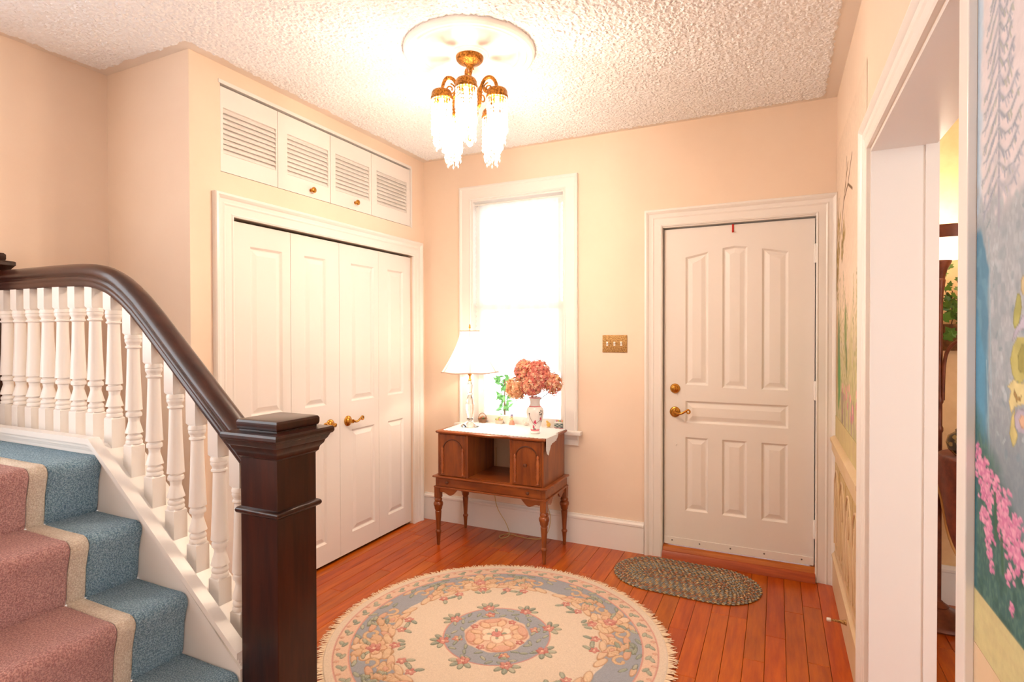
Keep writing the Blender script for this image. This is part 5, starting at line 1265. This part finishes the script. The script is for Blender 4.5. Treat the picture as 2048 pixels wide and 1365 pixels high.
iv = thing('ivy_basket', (0.83, 3.555, 1.32), 'trailing green ivy in a brown wall basket behind the floor lamp', 'plant')
obj('basket', MB().loft([[(0.83 + r_ * math.cos(PI + PI * i / 14), 3.571 + r_ * .7 * math.sin(PI + PI * i / 14), z) for i in range(15)] for r_, z in ((0.075, 1.315), (0.085, 1.33), (0.105, 1.40), (0.115, 1.44), (0.118, 1.45))]), 'basket', iv, 40)
lf = MB()
shape = [(0, -0.30), (0.22, -0.42), (0.62, -0.30), (0.45, -0.02), (0.72, 0.22), (0.34, 0.30), (0.0, 0.85), (-0.34, 0.30), (-0.72, 0.22), (-0.45, -0.02), (-0.62, -0.30), (-0.22, -0.42)]
lf.add([(0, 0, 0.0)] + [(a, b, 0.10 * abs(a) - 0.06 * b * b) for a, b in shape] + [(0, 0, -0.05)] + [(a, b, 0.10 * abs(a) - 0.06 * b * b - 0.05) for a, b in shape],
       [(0, 1 + i, 1 + (i + 1) % 12) for i in range(12)] + [(13, 14 + (i + 1) % 12, 14 + i) for i in range(12)])
lme = lf.mesh('leaf', (0, 0, 0), 60); lme.materials.append(MATS['ivy'])
ri = random.Random(8); vines = MB(); leaves = 0
for v_ in range(7):
    p = Vector((0.80 + 0.02 * v_, 3.51, 1.45)); tgt = Vector((0.775 + 0.022 * v_, 3.54, [1.73, 1.62, 1.68, 1.58, 1.60, 1.52, 1.55][v_])); pts = []
    for i in range(9):
        t = i / 8; q = p.lerp(tgt, t) + Vector((0.012 * math.sin(t * 7 + v_), -0.02 * math.sin(t * 3), 0)); pts.append(q)
        if i > 0:
            o = bpy.data.objects.new('leaf', lme); COL.objects.link(o); o.parent = iv
            s_ = ri.uniform(.026, .042) * (1.1 - .3 * t); o.scale = (s_, s_, s_)
            o.location = q + Vector((ri.uniform(-.022, .022), -ri.uniform(.005, .03), ri.uniform(-.015, .015))) - iv.location
            o.rotation_euler = (R(ri.uniform(55, 110)), R(ri.uniform(-35, 35)), R(ri.uniform(-50, 50))); leaves += 1
    vines.tube(pts, 0.0022, 5)
for i in range(26):
    o = bpy.data.objects.new('leaf', lme); COL.objects.link(o); o.parent = iv; s_ = ri.uniform(.03, .044); o.scale = (s_, s_, s_)
    o.location = Vector((ri.uniform(.74, .93), ri.uniform(3.46, 3.52), ri.uniform(1.37, 1.56))) - iv.location; o.rotation_euler = (R(ri.uniform(60, 110)), R(ri.uniform(-40, 40)), R(ri.uniform(-50, 50)))
obj('vine', vines, 'ivy_stem', iv, 60)

# corner table with a rust cloth whose point hangs down
tbx, tby, tbz = 0.930, 3.09, 0.855
tt = thing('side_table', (tbx, tby, 0), 'small wooden side table under a rust cloth in the next room', 'table')
obj('table_top', MB().lathe([(0.255, 0.0), (0.262, 0.008), (0.262, 0.020), (0.255, 0.026)], (tbx, tby, tbz - 0.030), 40), 'walnut_dark', tt, 40)
obj('pedestal', MB().lathe([(0.05, 0.03), (0.03, 0.08), (0.022, 0.2), (0.035, 0.4), (0.022, 0.5), (0.035, 0.78), (0.10, 0.824)], (tbx, tby, 0), 20), 'walnut_dark', tt, 40)
for k in range(3):
    a = R(90 + 120 * k); obj('foot', MB().tube(smooth([(tbx, tby, 0.11), (tbx + .10 * math.cos(a), tby + .10 * math.sin(a), 0.09), (tbx + .20 * math.cos(a), tby + .20 * math.sin(a), 0.018)]), [0.022] * 8 + [0.016] * 9, 10), 'walnut_dark', tt, 50)
cl = thing('table_cloth', (tbx, tby, tbz), 'rust red cloth with tan hem hanging to a point from side table', 'cloth')
NA = 96; rings = []
def hemr(i):
    a = 2 * PI * i / NA; c = abs(math.cos(2 * (a - R(-145)))) ; t = (abs(((a - R(-145)) / (PI / 2)) % 1.0 - 0.5) * 2); return 0.05 + 0.37 * t ** 1.1
def cl_ring(r_, z, k=None, wob=0.0):
    out_ = []
    for i in range(NA):
        a = 2 * PI * i / NA; rr = r_ + wob * math.sin(a * 9) ; zz = z if k is None else tbz + 0.004 - hemr(i) * k; out_.append((tbx + rr * math.cos(a), tby + rr * math.sin(a), zz))
    return out_
rings = [cl_ring(0.002, tbz + .004), cl_ring(0.15, tbz + .004), cl_ring(0.255, tbz + .004), cl_ring(0.268, tbz - .001), cl_ring(0.272, 0, 0.10), cl_ring(0.274, 0, .4, .004), cl_ring(0.277, 0, .7, .007), cl_ring(0.279, 0, .95, .009)]
obj('drape', MB().loft(rings, closed=True, caps=False), 'rust_cloth', cl, 60)
hem = cl_ring(0.280, 0, .965, .009); obj('hem', MB().tube(hem + [hem[0]], 0.006, 6), 'tan_trim', cl, 60)
jx, jy = 0.755, 3.06
jr = thing('glass_jar', (jx, jy, tbz + 0.006), 'squat gold and dark patterned ginger jar on rust cloth', 'jar')
obj('jar_body', MB().lathe([(0.035, 0), (0.042, 0.004), (0.066, 0.03), (0.074, 0.06), (0.066, 0.09), (0.042, 0.108), (0.036, 0.112)], (jx, jy, tbz + .0055), 28), 'jar', jr, 60)
obj('jar_lid', MB().lathe([(0.040, 0.110), (0.042, 0.116), (0.030, 0.128), (0.012, 0.134), (0.010, 0.142), (0.003, 0.148)], (jx, jy, tbz + .0055), 24), 'jar', jr, 50)
